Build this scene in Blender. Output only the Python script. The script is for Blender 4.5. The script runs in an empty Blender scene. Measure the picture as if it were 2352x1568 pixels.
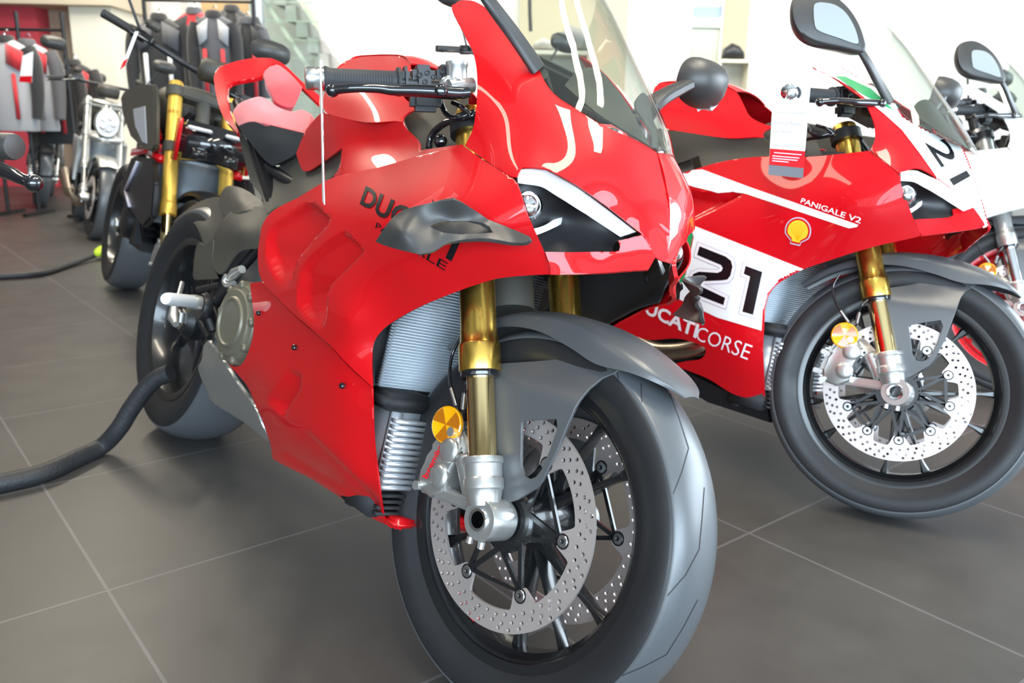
import bpy, bmesh, math, random
import numpy as np
from mathutils import Matrix, Vector
from mathutils.bvhtree import BVHTree

sc = bpy.context.scene
col = sc.collection
PI = math.pi

# ---------------------------------------------------------------- camera
FPX = 1935.4757                      # focal length in pixels of the 2352 px wide frame
PITCH, ROLL, CAM_H = 0.2505, 0.0197, 0.8865
CXP, CYP = 1176.0, 784.0
_fwd = np.array([0, math.cos(PITCH), -math.sin(PITCH)])
_up0 = np.array([0, math.sin(PITCH), math.cos(PITCH)])
_rt0 = np.array([1.0, 0, 0])
CRT = _rt0*math.cos(ROLL) + _up0*math.sin(ROLL)
CUP = -_rt0*math.sin(ROLL) + _up0*math.cos(ROLL)
CM = np.array([CRT, CUP, _fwd])
CO = np.array([0, 0, CAM_H])
cam = bpy.data.cameras.new('camera')
cam.sensor_width = 22.3
cam.lens = FPX/2352*22.3
cam.clip_start = .05
cam.dof.use_dof = True
cam.dof.focus_distance = 1.33
cam.dof.aperture_fstop = 3.6
camo = bpy.data.objects.new('camera', cam)
col.objects.link(camo)
camo.matrix_world = Matrix(((CRT[0], CUP[0], -_fwd[0], 0), (CRT[1], CUP[1], -_fwd[1], 0),
                            (CRT[2], CUP[2], -_fwd[2], CAM_H), (0, 0, 0, 1)))
sc.camera = camo

# ---------------------------------------------------------------- world, lamps, exposure
sc.view_settings.view_transform = 'Standard'
sc.view_settings.look = 'None'
sc.view_settings.gamma = 1.0
sc.view_settings.use_curve_mapping = False
sc.view_settings.exposure = 0.82
w = bpy.data.worlds.new('world'); sc.world = w
w.use_nodes = True
bg = w.node_tree.nodes['Background']
bg.inputs[0].default_value = (.80, .90, 1.0, 1)
bg.inputs[1].default_value = 1.0

def area(name, loc, target, sx, sy, power, color):
    l = bpy.data.lights.new(name, 'AREA'); l.shape = 'RECTANGLE'
    l.size = sx; l.size_y = sy; l.energy = power; l.color = color
    o = bpy.data.objects.new(name, l); col.objects.link(o)
    o.location = loc
    d = Vector(target)-Vector(loc)
    o.rotation_euler = d.to_track_quat('-Z', 'Y').to_euler()
    return o

# daylight through the glass front behind the camera and the glazed right side, ceiling lamps, an added light that overexposes the back wall
area('daylight_front_glazing', (1.6, -4.6, 1.9), (.6, 2.0, .8), 8.5, 2.6, 470, (.66, .84, 1.0))
area('daylight_right_glazing', (7.3, 2.6, 1.9), (0, 2.6, .9), 7, 2.8, 360, (.74, .88, 1.0))
area('added_back_wall_light', (1.5, 9.2, 4.1), (1.5, 11.4, .5), 12.0, 3.0, 620, (1, .97, .90))
area('ceiling_lamp_near', (.2, .7, 4.1), (.2, .7, 0), .35, 2.6, 45, (1, .90, .72))
area('ceiling_lamp_middle', (1.3, 2.2, 4.1), (1.3, 2.2, 0), .35, 2.6, 55, (1, .90, .72))
area('ceiling_lamp_left', (-2.6, 2.0, 4.1), (-2.6, 2.0, 0), .35, 2.6, 22, (1, .90, .72))
area('ceiling_lamp_far_left', (-3.4, 6.2, 3.9), (-3.4, 6.2, 0), .35, 3.6, 110, (1, .90, .72))

# ---------------------------------------------------------------- image measurement helpers
def rays(px, py):
    x = (px-CXP)/FPX; y = -(py-CYP)/FPX
    return np.array([x, y, 1.0])@CM

class Frame:
    """a local frame: O origin, M rows forward, left, up"""
    def __init__(s, O, M): s.O = np.array(O, float); s.M = np.array(M, float)
    def y(s, px, py, Y):
        return s._u(px, py, 1, Y)
    def x(s, px, py, X): return s._u(px, py, 0, X)
    def z(s, px, py, Z): return s._u(px, py, 2, Z)
    def _u(s, px, py, i, v):
        o = (CO-s.O)@s.M.T; d = rays(px, py)@s.M.T
        return o+d*(v-o[i])/d[i]
    def proj(s, P):
        P = np.atleast_2d(P)@s.M+s.O
        c = (P-CO)@CM.T
        return np.stack([CXP+FPX*c[:, 0]/c[:, 2], CYP-FPX*c[:, 1]/c[:, 2]], 1)
    def matrix(s):
        M = s.M; O = s.O
        return Matrix(((M[0][0], M[1][0], M[2][0], O[0]), (M[0][1], M[1][1], M[2][1], O[1]),
                       (M[0][2], M[1][2], M[2][2], O[2]), (0, 0, 0, 1)))
    def world(s, P): return np.atleast_2d(P)@s.M+s.O

def bike_frame(c, psi, th, R=.2995):
    fw = np.array([math.cos(psi), math.sin(psi), 0]); lf = np.array([-math.sin(psi), math.cos(psi), 0])
    z = np.array([0, 0, 1.0])
    up = z*math.cos(th)+lf*math.sin(th); lat = lf*math.cos(th)-z*math.sin(th)
    return Frame(np.array(c)-up*R, [fw, lat, up])
WORLD = Frame([0, 0, 0], np.eye(3))
def at(px, py, Y): return WORLD.y(px, py, Y)
def at_z(px, py, Z=0.0): return WORLD.z(px, py, Z)
def at_d(px, py, d):
    return CO+rays(px, py)*d

# ---------------------------------------------------------------- materials
def mat(name, color, rough=.5, metal=0.0, coat=0.0, coat_rough=.03, spec=.5, emit=None, estr=0, noise=None, alpha=None, sheen=0, bump=None, aniso=0):
    m = bpy.data.materials.new(name); m.use_nodes = True
    nt = m.node_tree; b = nt.nodes['Principled BSDF']
    b.inputs['Base Color'].default_value = (*color, 1)
    b.inputs['Roughness'].default_value = rough
    b.inputs['Metallic'].default_value = metal
    b.inputs['Coat Weight'].default_value = coat
    b.inputs['Coat Roughness'].default_value = coat_rough
    b.inputs['Specular IOR Level'].default_value = spec
    b.inputs['Sheen Weight'].default_value = sheen
    if emit:
        b.inputs['Emission Color'].default_value = (*emit, 1); b.inputs['Emission Strength'].default_value = estr
    if alpha is not None: b.inputs['Alpha'].default_value = alpha
    tc = nt.nodes.new('ShaderNodeTexCoord')
    n = nt.nodes.new('ShaderNodeTexNoise')
    n.inputs['Scale'].default_value = (noise or (30, .1))[0]
    n.inputs['Detail'].default_value = 5
    nt.links.new(tc.outputs['Object'], n.inputs['Vector'])
    mr = nt.nodes.new('ShaderNodeMapRange')
    a = (noise or (30, .1))[1]
    mr.inputs['To Min'].default_value = max(0, rough*(1-a)); mr.inputs['To Max'].default_value = min(1, rough*(1+a))
    nt.links.new(n.outputs['Fac'], mr.inputs['Value']); nt.links.new(mr.outputs['Result'], b.inputs['Roughness'])
    if bump:
        n2 = nt.nodes.new('ShaderNodeTexNoise'); n2.inputs['Scale'].default_value = bump[0]; n2.inputs['Detail'].default_value = 3
        nt.links.new(tc.outputs['Object'], n2.inputs['Vector'])
        bp = nt.nodes.new('ShaderNodeBump'); bp.inputs['Strength'].default_value = bump[1]; bp.inputs['Distance'].default_value = bump[2]
        nt.links.new(n2.outputs['Fac'], bp.inputs['Height']); nt.links.new(bp.outputs['Normal'], b.inputs['Normal'])
    return m

def glass(name, tint=(1, 1, 1), refl=.12, trans=.92):
    m = bpy.data.materials.new(name); m.use_nodes = True
    nt = m.node_tree; nt.nodes.remove(nt.nodes['Principled BSDF'])
    out = nt.nodes['Material Output']
    tr = nt.nodes.new('ShaderNodeBsdfTransparent'); tr.inputs[0].default_value = (*[trans*t for t in tint], 1)
    gl = nt.nodes.new('ShaderNodeBsdfGlossy'); gl.inputs['Roughness'].default_value = .03
    fr = nt.nodes.new('ShaderNodeLayerWeight'); fr.inputs['Blend'].default_value = .5
    mx = nt.nodes.new('ShaderNodeMixShader')
    pw = nt.nodes.new('ShaderNodeMath'); pw.operation = 'POWER'; pw.inputs[1].default_value = 4.0
    mm = nt.nodes.new('ShaderNodeMath'); mm.operation = 'MULTIPLY_ADD'; mm.inputs[1].default_value = .75; mm.inputs[2].default_value = refl*.3
    nt.links.new(fr.outputs['Facing'], pw.inputs[0]); nt.links.new(pw.outputs[0], mm.inputs[0]); nt.links.new(mm.outputs[0], mx.inputs[0])
    nt.links.new(tr.outputs[0], mx.inputs[1]); nt.links.new(gl.outputs[0], mx.inputs[2])
    nt.links.new(mx.outputs[0], out.inputs[0])
    return m

M = {}
M['gold2'] = mat('yellow_gold_anodised', (.90, .55, .10), .38, metal=.55)
M['red'] = mat('red_gloss_paint', (.60, .004, .008), .40, coat=.85, coat_rough=.02, spec=.12)
M['wall'] = mat('wall_paint', (.80, .75, .62), .8, bump=(60, .1, .001))
M['wallw'] = mat('white_wall_paint', (.92, .91, .88), .8, bump=(60, .1, .001))
M['tan'] = mat('tan_wall_paint', (.45, .36, .26), .8, bump=(60, .1, .001))
M['redwall'] = mat('red_wall_panel', (.50, .05, .07), .55)
M['ceiling'] = mat('ceiling_paint', (.55, .54, .52), .9)
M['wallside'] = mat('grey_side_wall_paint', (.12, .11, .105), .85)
M['white'] = mat('white_gloss_paint', (.85, .86, .86), .25, coat=.8)
M['red2'] = mat('racing_red_gloss_paint', (.60, .004, .010), .35, coat=.5, coat_rough=.03, spec=.12)
M['green'] = mat('green_decal', (.0, .30, .09), .3, coat=.6)
M['yellow'] = mat('yellow_decal', (.95, .55, .03), .3, coat=.6)
M['black'] = mat('satin_black_plastic', (.012, .012, .014), .42)
M['gblack'] = mat('gloss_black', (.008, .008, .01), .08, coat=1)
M['decal'] = mat('black_decal', (.006, .006, .008), .25)
M['wdecal'] = mat('white_decal', (.85, .80, .82), .3)
M['fender'] = mat('matte_graphite', (.085, .088, .094), .36, spec=.7, bump=(900, .05, .0002))
M['wing'] = mat('matte_dark_grey', (.042, .041, .040), .42, spec=.55)
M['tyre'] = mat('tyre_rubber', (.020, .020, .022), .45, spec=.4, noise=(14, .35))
M['tread'] = mat('tread_rubber_daylit', (.085, .092, .100), .34, spec=.8, noise=(9, .35), bump=(18, .12, .002))  # tyre rubber made lighter and bluer, daylight sheen put into the colour
M['sidewall'] = mat('sidewall_rubber', (.016, .016, .017), .42)
M['rim'] = mat('black_rim', (.012, .012, .013), .25, coat=.4)
M['gold'] = mat('gold_anodised', (.97, .62, .13), .27, metal=1)
M['goldtube'] = mat('gold_tin_tube', (.95, .72, .36), .08, metal=1)
M['chrome'] = mat('bright_steel', (.85, .85, .86), .10, metal=1)
M['brightalu'] = mat('bright_footpeg_aluminium', (.85, .88, .90), .35, metal=.3)
M['disc'] = mat('brake_steel', (.66, .58, .55), .38, metal=.7, noise=(8, .25))
M['silver'] = mat('cast_aluminium', (.70, .70, .68), .32, metal=.85)
M['alu'] = mat('machined_aluminium', (.80, .80, .80), .22, metal=1)
M['olive'] = mat('bronze_grey_cover', (.17, .155, .115), .42, metal=.35)
M['cover'] = mat('dusty_black_plastic', (.060, .056, .046), .55)
M['orange'] = mat('amber_reflector', (1.0, .42, .0), .15, coat=1)
M['orange2'] = mat('amber_dark', (.45, .13, .0), .15, coat=1)
M['redpad'] = mat('red_seat_cloth', (.62, .045, .06), .8, sheen=.4, bump=(400, .3, .0005))
M['blackpad'] = mat('black_seat_cloth', (.03, .03, .032), .75, bump=(400, .3, .0005))
M['rubber'] = mat('grip_rubber', (.030, .032, .036), .6)
M['rad'] = mat('radiator_fin', (.50, .54, .58), .45, metal=.5)
M['radl'] = mat('cooler_tube', (.68, .70, .73), .35, metal=.6)
M['darkgap'] = mat('dark_gap', (.02, .02, .022), .7)
M['lampblack'] = mat('lamp_housing_black', (.012, .012, .014), .35, spec=.4)
M['lens'] = glass('lamp_lens', refl=.2)
M['screen'] = glass('clear_screen', (.97, 1.0, .97), .25, .95)
M['drl'] = mat('daylight_strip', (.80, .76, .77), .15, coat=1)
M['card'] = mat('white_card', (.88, .88, .86), .55)
M['titan'] = mat('heat_tinted_steel', (.50, .42, .33), .28, metal=1)
M['redlum'] = mat('bright_red_sticker', (.85, .01, .02), .4)
M['label'] = mat('dark_red_decal', (.45, .01, .02), .35)
M['mirror'] = mat('mirror_glass', (.9, .95, .95), .02, metal=1)
M['clearplastic'] = mat('clear_indicator', (.80, .78, .80), .12, coat=1)
M['lime'] = mat('lime_plastic', (.55, .75, .03), .4)
M['brass'] = mat('brass', (.75, .55, .2), .3, metal=1)

# ---------------------------------------------------------------- object helpers
def link(name, me, material=None, parent=None, smooth=True):
    o = bpy.data.objects.new(name, me); col.objects.link(o)
    if material is not None and not me.materials: me.materials.append(material)
    elif material is not None and me.materials[0] != material:
        o.material_slots[0].link = 'OBJECT'; o.material_slots[0].material = material
    if parent is not None: o.parent = parent
    if smooth:
        for p in me.polygons: p.use_smooth = True
    return o

def tag(o, label=None, cat=None, group=None, kind=None):
    if label: o['label'] = label
    if cat: o['category'] = cat
    if group: o['group'] = group
    if kind: o['kind'] = kind
    return o

def empty(name, label, cat, frame=None, loc=(0, 0, 0), group=None):
    o = bpy.data.objects.new(name, None); col.objects.link(o)
    o.empty_display_size = .05
    o.matrix_world = frame.matrix() if frame is not None else Matrix.Translation(loc)
    return tag(o, label, cat, group)

def mesh(name, V, Fc):
    me = bpy.data.meshes.new(name)
    me.from_pydata([tuple(map(float, v)) for v in V], [], [tuple(f) for f in Fc]); me.validate(); me.update()
    return me

def bm_mesh(name, bm, sharp=None):
    me = bpy.data.meshes.new(name)
    bmesh.ops.recalc_face_normals(bm, faces=bm.faces)
    if sharp:
        for e in bm.edges:
            if len(e.link_faces) == 2 and e.calc_face_angle() > sharp: e.smooth = False
    bm.to_mesh(me); bm.free(); return me

def cr(p0, p1, p2, p3, t):
    return .5*((2*p1)+(-p0+p2)*t+(2*p0-5*p1+4*p2-p3)*t*t+(-p0+3*p1-3*p2+p3)*t**3)

def spline(P, n, closed=False):
    """catmull-rom through P, n samples a segment"""
    P = np.asarray(P, float); N = len(P); out = []
    if closed:
        for i in range(N):
            for k in range(n): out.append(cr(P[(i-1) % N], P[i], P[(i+1) % N], P[(i+2) % N], k/n))
        return np.array(out)
    Q = np.concatenate([[2*P[0]-P[1]], P, [2*P[-1]-P[-2]]])
    for i in range(N-1):
        for k in range(n): out.append(cr(Q[i], Q[i+1], Q[i+2], Q[i+3], k/n))
    out.append(P[-1]); return np.array(out)

def loft_grid(rows, nu=6, nv=6):
    """rows: (R,C,3) control points -> dense (R',C',3)"""
    A = np.asarray(rows, float)
    A = spline(A, nu)
    A = np.swapaxes(A, 0, 1); A = spline(A, nv); return np.swapaxes(A, 0, 1)

def grid_normals(G):
    du = np.gradient(G, axis=0); dv = np.gradient(G, axis=1)
    n = np.cross(du, dv); l = np.linalg.norm(n, axis=2, keepdims=True); l[l < 1e-9] = 1
    return n/l

def grid_mesh(name, G, thick=.003, out=None, closed_v=False):
    """solid sheet from a grid of points; out = a vector the outer side faces"""
    R, C = G.shape[:2]
    n = grid_normals(G)
    if out is not None:
        s = np.sign((n@np.asarray(out, float)).sum()) or 1
        n = n*s
    I = G-n*thick
    V = np.concatenate([G.reshape(-1, 3), I.reshape(-1, 3)]); o = R*C; F = []
    CC = C if closed_v else C-1
    for r in range(R-1):
        for c in range(CC):
            c2 = (c+1) % C
            a, b, d, e = r*C+c, r*C+c2, (r+1)*C+c2, (r+1)*C+c
            F.append((a, b, d, e)); F.append((o+a, o+e, o+d, o+b))
    for r in range(R-1):
        if closed_v: break
        for c in (0, C-1):
            a, b = r*C+c, (r+1)*C+c; F.append((a, b, o+b, o+a) if c == 0 else (b, a, o+a, o+b))
    for c in range(CC):
        c2 = (c+1) % C
        for r in (0, R-1):
            a, b = r*C+c, r*C+c2; F.append((b, a, o+a, o+b) if r == 0 else (a, b, o+b, o+a))
    bm = bmesh.new()
    vs = [bm.verts.new(v) for v in V]
    for f in F:
        try: bm.faces.new([vs[i] for i in f])
        except ValueError: pass
    bmesh.ops.remove_doubles(bm, verts=bm.verts, dist=1e-5)
    return bm_mesh(name, bm, 1.0)

def mirror_mesh(me, name=None):
    m = me.copy(); m.name = name or me.name
    for v in m.vertices: v.co.y = -v.co.y
    m.flip_normals(); return m

def tube_bm(bm, pts, rad, n=10, cap=True, closed=False):
    P = [Vector(p) for p in pts]; N = len(P)
    if not hasattr(rad, '__len__'): rad = [rad]*N
    rings = []; ref = None
    for i in range(N):
        if closed: t = P[(i+1) % N]-P[(i-1) % N]
        else: t = (P[min(i+1, N-1)]-P[max(i-1, 0)])
        if t.length < 1e-9: t = Vector((0, 0, 1))
        t.normalize()
        if ref is None:
            ref = t.orthogonal().normalized()
        else:
            ref = (ref-t*ref.dot(t))
            if ref.length < 1e-6: ref = t.orthogonal()
            ref.normalize()
        b = t.cross(ref)
        rings.append([bm.verts.new(P[i]+(ref*math.cos(a)+b*math.sin(a))*rad[i]) for a in [2*PI*k/n for k in range(n)]])
    for i in range(N if closed else N-1):
        A, B = rings[i], rings[(i+1) % N]
        for k in range(n): bm.faces.new((A[k], A[(k+1) % n], B[(k+1) % n], B[k]))
    if cap and not closed:
        bm.faces.new(rings[0][::-1]); bm.faces.new(rings[-1])

def tube(name, pts, rad, n=10, **k):
    bm = bmesh.new(); tube_bm(bm, pts, rad, n, **k); return bm_mesh(name, bm, .9)

def basis(ax):
    ax = Vector(ax).normalized(); u = ax.orthogonal().normalized(); return u, ax.cross(u), ax

def lathe_bm(bm, prof, o, ax, n=32, closed=False):
    """prof: (radius, height) list turned about axis ax through o"""
    u, v, a = basis(ax); o = Vector(o); rings = []
    for r, h in prof:
        rings.append([bm.verts.new(o+a*h+(u*math.cos(t)+v*math.sin(t))*max(r, 1e-5)) for t in [2*PI*k/n for k in range(n)]])
    L = len(rings)
    for i in range(L if closed else L-1):
        A, B = rings[i], rings[(i+1) % L]
        for k in range(n): bm.faces.new((A[k], A[(k+1) % n], B[(k+1) % n], B[k]))
    if not closed:
        if prof[0][0] > 1e-4: bm.faces.new(rings[0][::-1])
        if prof[-1][0] > 1e-4: bm.faces.new(rings[-1])

def lathe(name, prof, o=(0, 0, 0), ax=(0, 0, 1), n=32, closed=False, sharp=.6):
    bm = bmesh.new(); lathe_bm(bm, prof, o, ax, n, closed)
    bmesh.ops.remove_doubles(bm, verts=bm.verts, dist=1e-6)
    return bm_mesh(name, bm, sharp)

def box_bm(bm, c, s, rot=None, bev=0):
    m = Matrix.Translation(Vector(c)) @ (rot.to_4x4() if rot is not None else Matrix()) @ Matrix.Diagonal((*s, 1))
    r = bmesh.ops.create_cube(bm, size=1, matrix=m)
    if bev:
        es = list({e for v in r['verts'] for e in v.link_edges})
        bmesh.ops.bevel(bm, geom=es, offset=bev, segments=2, affect='EDGES')

def box(name, c, s, rot=None, bev=0):
    bm = bmesh.new(); box_bm(bm, c, s, rot, bev); return bm_mesh(name, bm, .5)

def obox_bm(bm, a, b, w, h, upv=(0, 0, 1), bev=0):
    """a bar from a to b, w wide, h high"""
    a, b = Vector(a), Vector(b); x = (b-a); L = x.length; x.normalize()
    y = Vector(upv).cross(x).normalized(); z = x.cross(y)
    rot = Matrix((x, y, z)).transposed()
    box_bm(bm, (a+b)/2, (L, w, h), rot, bev)

def prism_bm(bm, A, B):
    """closed solid between two outlines of equal count"""
    va = [bm.verts.new(p) for p in A]; vb = [bm.verts.new(p) for p in B]; n = len(A)
    bm.faces.new(va[::-1]); bm.faces.new(vb)
    for i in range(n): bm.faces.new((va[i], va[(i+1) % n], vb[(i+1) % n], vb[i]))

def slab(name, outline, off, bev=0):
    """outline (3-D points) thickened by the vector off"""
    bm = bmesh.new(); off = np.array(off, float)
    O = [np.array(p, float) for p in outline]
    prism_bm(bm, O, [p+off for p in O])
    if bev: bmesh.ops.bevel(bm, geom=list(bm.edges), offset=bev, segments=2, affect='EDGES', clamp_overlap=True)
    return bm_mesh(name, bm, .5)

def fill2d(outline, holes=(), depth=.002, bevel=0, res=1):
    """flat plate with holes (x, y) extruded both ways; returns arrays of verts, faces"""
    cu = bpy.data.curves.new('t', 'CURVE'); cu.dimensions = '2D'; cu.fill_mode = 'BOTH'
    cu.extrude = depth; cu.bevel_depth = bevel
    for ring in [outline]+list(holes):
        s = cu.splines.new('POLY'); s.points.add(len(ring)-1)
        for i, p in enumerate(ring): s.points[i].co = (p[0], p[1], 0, 1)
        s.use_cyclic_u = True
    o = bpy.data.objects.new('t', cu)
    dg = bpy.context.evaluated_depsgraph_get()
    col.objects.link(o); dg.update()
    me = o.evaluated_get(dg).to_mesh()
    V = np.array([v.co[:] for v in me.vertices]); F = [tuple(p.vertices) for p in me.polygons]
    o.evaluated_get(dg).to_mesh_clear()
    bpy.data.objects.remove(o); bpy.data.curves.remove(cu)
    return V, F

def text2d(s, size=1.0, offset=0.0, shear=0.0, spacing=1.0, align='LEFT', extrude=0):
    cu = bpy.data.curves.new('t', 'FONT'); cu.body = s; cu.size = size; cu.offset = offset
    cu.shear = shear; cu.space_character = spacing; cu.fill_mode = 'FRONT' if not extrude else 'BOTH'; cu.resolution_u = 3
    cu.extrude = extrude
    o = bpy.data.objects.new('t', cu); col.objects.link(o)
    dg = bpy.context.evaluated_depsgraph_get(); dg.update()
    me = o.evaluated_get(dg).to_mesh()
    V = np.array([v.co[:] for v in me.vertices]); F = [tuple(p.vertices) for p in me.polygons]
    o.evaluated_get(dg).to_mesh_clear()
    bpy.data.objects.remove(o); bpy.data.curves.remove(cu)
    mn, mx = V.min(0), V.max(0)
    V[:, 0] = (V[:, 0]-mn[0])/(mx[0]-mn[0]); V[:, 1] = (V[:, 1]-mn[1])/(mx[1]-mn[1])
    return V, F

def subdivide_flat(V, F, L):
    """split long edges of a flat figure so that it can follow a curved surface"""
    bm = bmesh.new(); vs = [bm.verts.new(v) for v in V]
    for f in F:
        try: bm.faces.new([vs[i] for i in f])
        except ValueError: pass
    bmesh.ops.triangulate(bm, faces=bm.faces)
    for _ in range(5):
        es = [e for e in bm.edges if e.calc_length() > L]
        if not es: break
        bmesh.ops.subdivide_edges(bm, edges=es, cuts=1)
        bmesh.ops.triangulate(bm, faces=bm.faces)
    bm.verts.index_update()
    V2 = np.array([v.co[:] for v in bm.verts]); F2 = [tuple(v.index for v in f.verts) for f in bm.faces]
    bm.free(); return V2, F2

def inpoly(P, poly):
    """signed distance (inside positive) of points P (N,2) to a polygon"""
    P = np.asarray(P, float); poly = np.asarray(poly, float); n = len(poly)
    ins = np.zeros(len(P), bool); dmin = np.full(len(P), 1e9)
    for i in range(n):
        a, b = poly[i], poly[(i+1) % n]
        ab = b-a; t = np.clip(((P-a)@ab)/(ab@ab+1e-12), 0, 1)
        d = np.linalg.norm(P-(a+t[:, None]*ab), axis=1); dmin = np.minimum(dmin, d)
        c = ((a[1] > P[:, 1]) != (b[1] > P[:, 1])) & (P[:, 0] < (b[0]-a[0])*(P[:, 1]-a[1])/((b[1]-a[1]) if abs(b[1]-a[1]) > 1e-12 else 1e-12)+a[0])
        ins ^= c
    return np.where(ins, dmin, -dmin)

def sstep(x): x = np.clip(x, 0, 1); return x*x*(3-2*x)
# ---------------------------------------------------------------- floor first: the large structure
def floor_mat():
    m = bpy.data.materials.new('stone_tiles'); m.use_nodes = True
    nt = m.node_tree; b = nt.nodes['Principled BSDF']; L = nt.links.new
    tc = nt.nodes.new('ShaderNodeTexCoord'); mp = nt.nodes.new('ShaderNodeMapping')
    TY, T, U0, V0 = TILE
    mp.inputs['Rotation'].default_value = (0, 0, 0)
    L(tc.outputs['Object'], mp.inputs['Vector'])
    sep = nt.nodes.new('ShaderNodeSeparateXYZ'); L(mp.outputs[0], sep.inputs[0])
    def mth(op, a, b_=None, v=None):
        n = nt.nodes.new('ShaderNodeMath'); n.operation = op; L(a, n.inputs[0])
        if b_ is not None: L(b_, n.inputs[1])
        if v is not None: n.inputs[1].default_value = v
        return n.outputs[0]
    ds = []; ids = []
    for s in (sep.outputs[0], sep.outputs[1]):
        q = mth('DIVIDE', s, v=T); f = mth('FRACT', q); ids.append(mth('FLOOR', q))
        g = mth('ABSOLUTE', mth('SUBTRACT', f, v=.5))       # .5 at joint
        ds.append(g)
    mxv = mth('MAXIMUM', ds[0], ds[1])
    joint = mth('GREATER_THAN', mxv, v=.5-.0035/T*.9)
    cmb = nt.nodes.new('ShaderNodeCombineXYZ'); L(ids[0], cmb.inputs[0]); L(ids[1], cmb.inputs[1])
    wn = nt.nodes.new('ShaderNodeTexWhiteNoise'); L(cmb.outputs[0], wn.inputs['Vector'])
    no = nt.nodes.new('ShaderNodeTexNoise'); no.inputs['Scale'].default_value = 6; no.inputs['Detail'].default_value = 8; no.inputs['Roughness'].default_value = .65
    L(tc.outputs['Object'], no.inputs['Vector'])
    n2 = nt.nodes.new('ShaderNodeTexNoise'); n2.inputs['Scale'].default_value = 250; n2.inputs['Detail'].default_value = 2
    L(tc.outputs['Object'], n2.inputs['Vector'])
    r = nt.nodes.new('ShaderNodeValToRGB')
    r.color_ramp.elements[0].position = .3; r.color_ramp.elements[0].color = (.050, .047, .044, 1)
    r.color_ramp.elements[1].position = .75; r.color_ramp.elements[1].color = (.076, .071, .067, 1)
    a = mth('ADD', mth('MULTIPLY', no.outputs['Fac'], v=.75), mth('ADD', mth('MULTIPLY', wn.outputs['Value'], v=.08), mth('MULTIPLY', n2.outputs['Fac'], v=.2)))
    L(a, r.inputs[0])
    mx = nt.nodes.new('ShaderNodeMix'); mx.data_type = 'RGBA'
    L(joint, mx.inputs[0]); L(r.outputs[0], mx.inputs[6]); mx.inputs[7].default_value = (.118, .113, .115, 1)
    L(mx.outputs[2], b.inputs['Base Color'])
    mr = nt.nodes.new('ShaderNodeMapRange'); mr.inputs[3].default_value = .34; mr.inputs[4].default_value = .50
    L(no.outputs['Fac'], mr.inputs[0]); L(mr.outputs[0], b.inputs['Roughness'])
    b.inputs['Specular IOR Level'].default_value = .40
    bp = nt.nodes.new('ShaderNodeBump'); bp.inputs['Strength'].default_value = .25; bp.inputs['Distance'].default_value = .002
    inv = mth('SUBTRACT', mth('MULTIPLY', n2.outputs['Fac'], v=.15), joint); L(inv, bp.inputs['Height']); L(bp.outputs[0], b.inputs['Normal'])
    return m
TILE = (.6815, .605, .9229, .4098)     # direction, size and joint offsets of the tile grid
def build_floor():
    ty, T, u0, v0 = TILE
    eu = np.array([math.cos(ty), math.sin(ty), 0]); ev = np.array([-math.sin(ty), math.cos(ty), 0])
    O = eu*u0+ev*v0
    bm = bmesh.new()
    box_bm(bm, (0, 0, -.05), (50, 50, .1))
    me = bm_mesh('floor', bm)
    o = link('floor', me, floor_mat(), smooth=False); o['kind'] = 'structure'
    o.matrix_world = Matrix(((eu[0], ev[0], 0, O[0]), (eu[1], ev[1], 0, O[1]), (0, 0, 1, 0), (0, 0, 0, 1)))
build_floor()

# ---------------------------------------------------------------- frames of the template motorcycle
C1 = (.043, 1.2145, .289)
B1 = bike_frame(C1, -.885, .28)      # body
W1 = bike_frame(C1, -.7723, .315)    # steered front end
RF = .2995                           # front tyre radius
def bx(px, py, Y): return B1.y(px, py, Y)
def wx(px, py, Y): return W1.y(px, py, Y)

CACHE = {}
def cached(key, fn):
    if key not in CACHE: CACHE[key] = fn()
    return CACHE[key]

# ---------------------------------------------------------------- wheels (wheel frame, axle along y at height R)
def rot_y(P, a, c):
    """turn points about the y axis through c"""
    P = np.asarray(P, float)-c; ca, sa = math.cos(a), math.sin(a)
    return np.stack([P[:, 0]*ca+P[:, 2]*sa, P[:, 1], -P[:, 0]*sa+P[:, 2]*ca], 1)+c

def tyre_mesh(R, hw, rr):
    h = R-rr
    prof = [(rr-.012, -hw*.72), (rr+.004, -hw*.80), (rr+h*.22, -hw*.93), (rr+h*.42, -hw*.995), (rr+h*.60, -hw*.985), (rr+h*.68, -hw*.955)]
    for k in range(0, 15):
        t = -1+2*k/14
        prof.append((R-(1-math.sqrt(1-(t*.93)**2))/(1-math.sqrt(1-.93**2))*h*.30, t*hw*.945))
    prof += [(r, -y) for r, y in prof[5::-1]]
    prof += [(rr-.02, hw*.6), (rr-.02, -hw*.6)]
    return lathe('tyre', prof, (0, 0, R), (0, 1, 0), 120, closed=True, sharp=.9)

def tread_mesh(R, hw, rr):
    h = R-rr; prof = []
    f = lambda t: R-(1-math.sqrt(1-(t*.93)**2))/(1-math.sqrt(1-.93**2))*h*.30
    for k in range(21):
        t = -.97+1.94*k/20; prof.append((f(t)+.0012, t*hw*.955))
    prof += [(r-.003, y*.99) for r, y in prof[::-1]]
    return lathe('tread', prof, (0, 0, R), (0, 1, 0), 128, closed=True, sharp=1.2)

def rim_mesh(R, rf, w):
    p = [(rf, -w-.002), (rf, -w+.004), (rf-.018, -w+.006), (rf-.026, -w*.55), (rf-.029, 0), (rf-.026, w*.55), (rf-.018, w-.006), (rf, w-.004), (rf, w+.002),
         (rf-.006, w+.003), (rf-.020, w-.001), (rf-.024, w-.010), (rf-.034, w*.5), (rf-.037, 0), (rf-.034, -w*.5), (rf-.024, -w+.010), (rf-.020, -w+.001), (rf-.006, -w-.003)]
    return lathe('wheel', p, (0, 0, R), (0, 1, 0), 96, closed=True, sharp=.5)

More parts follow.
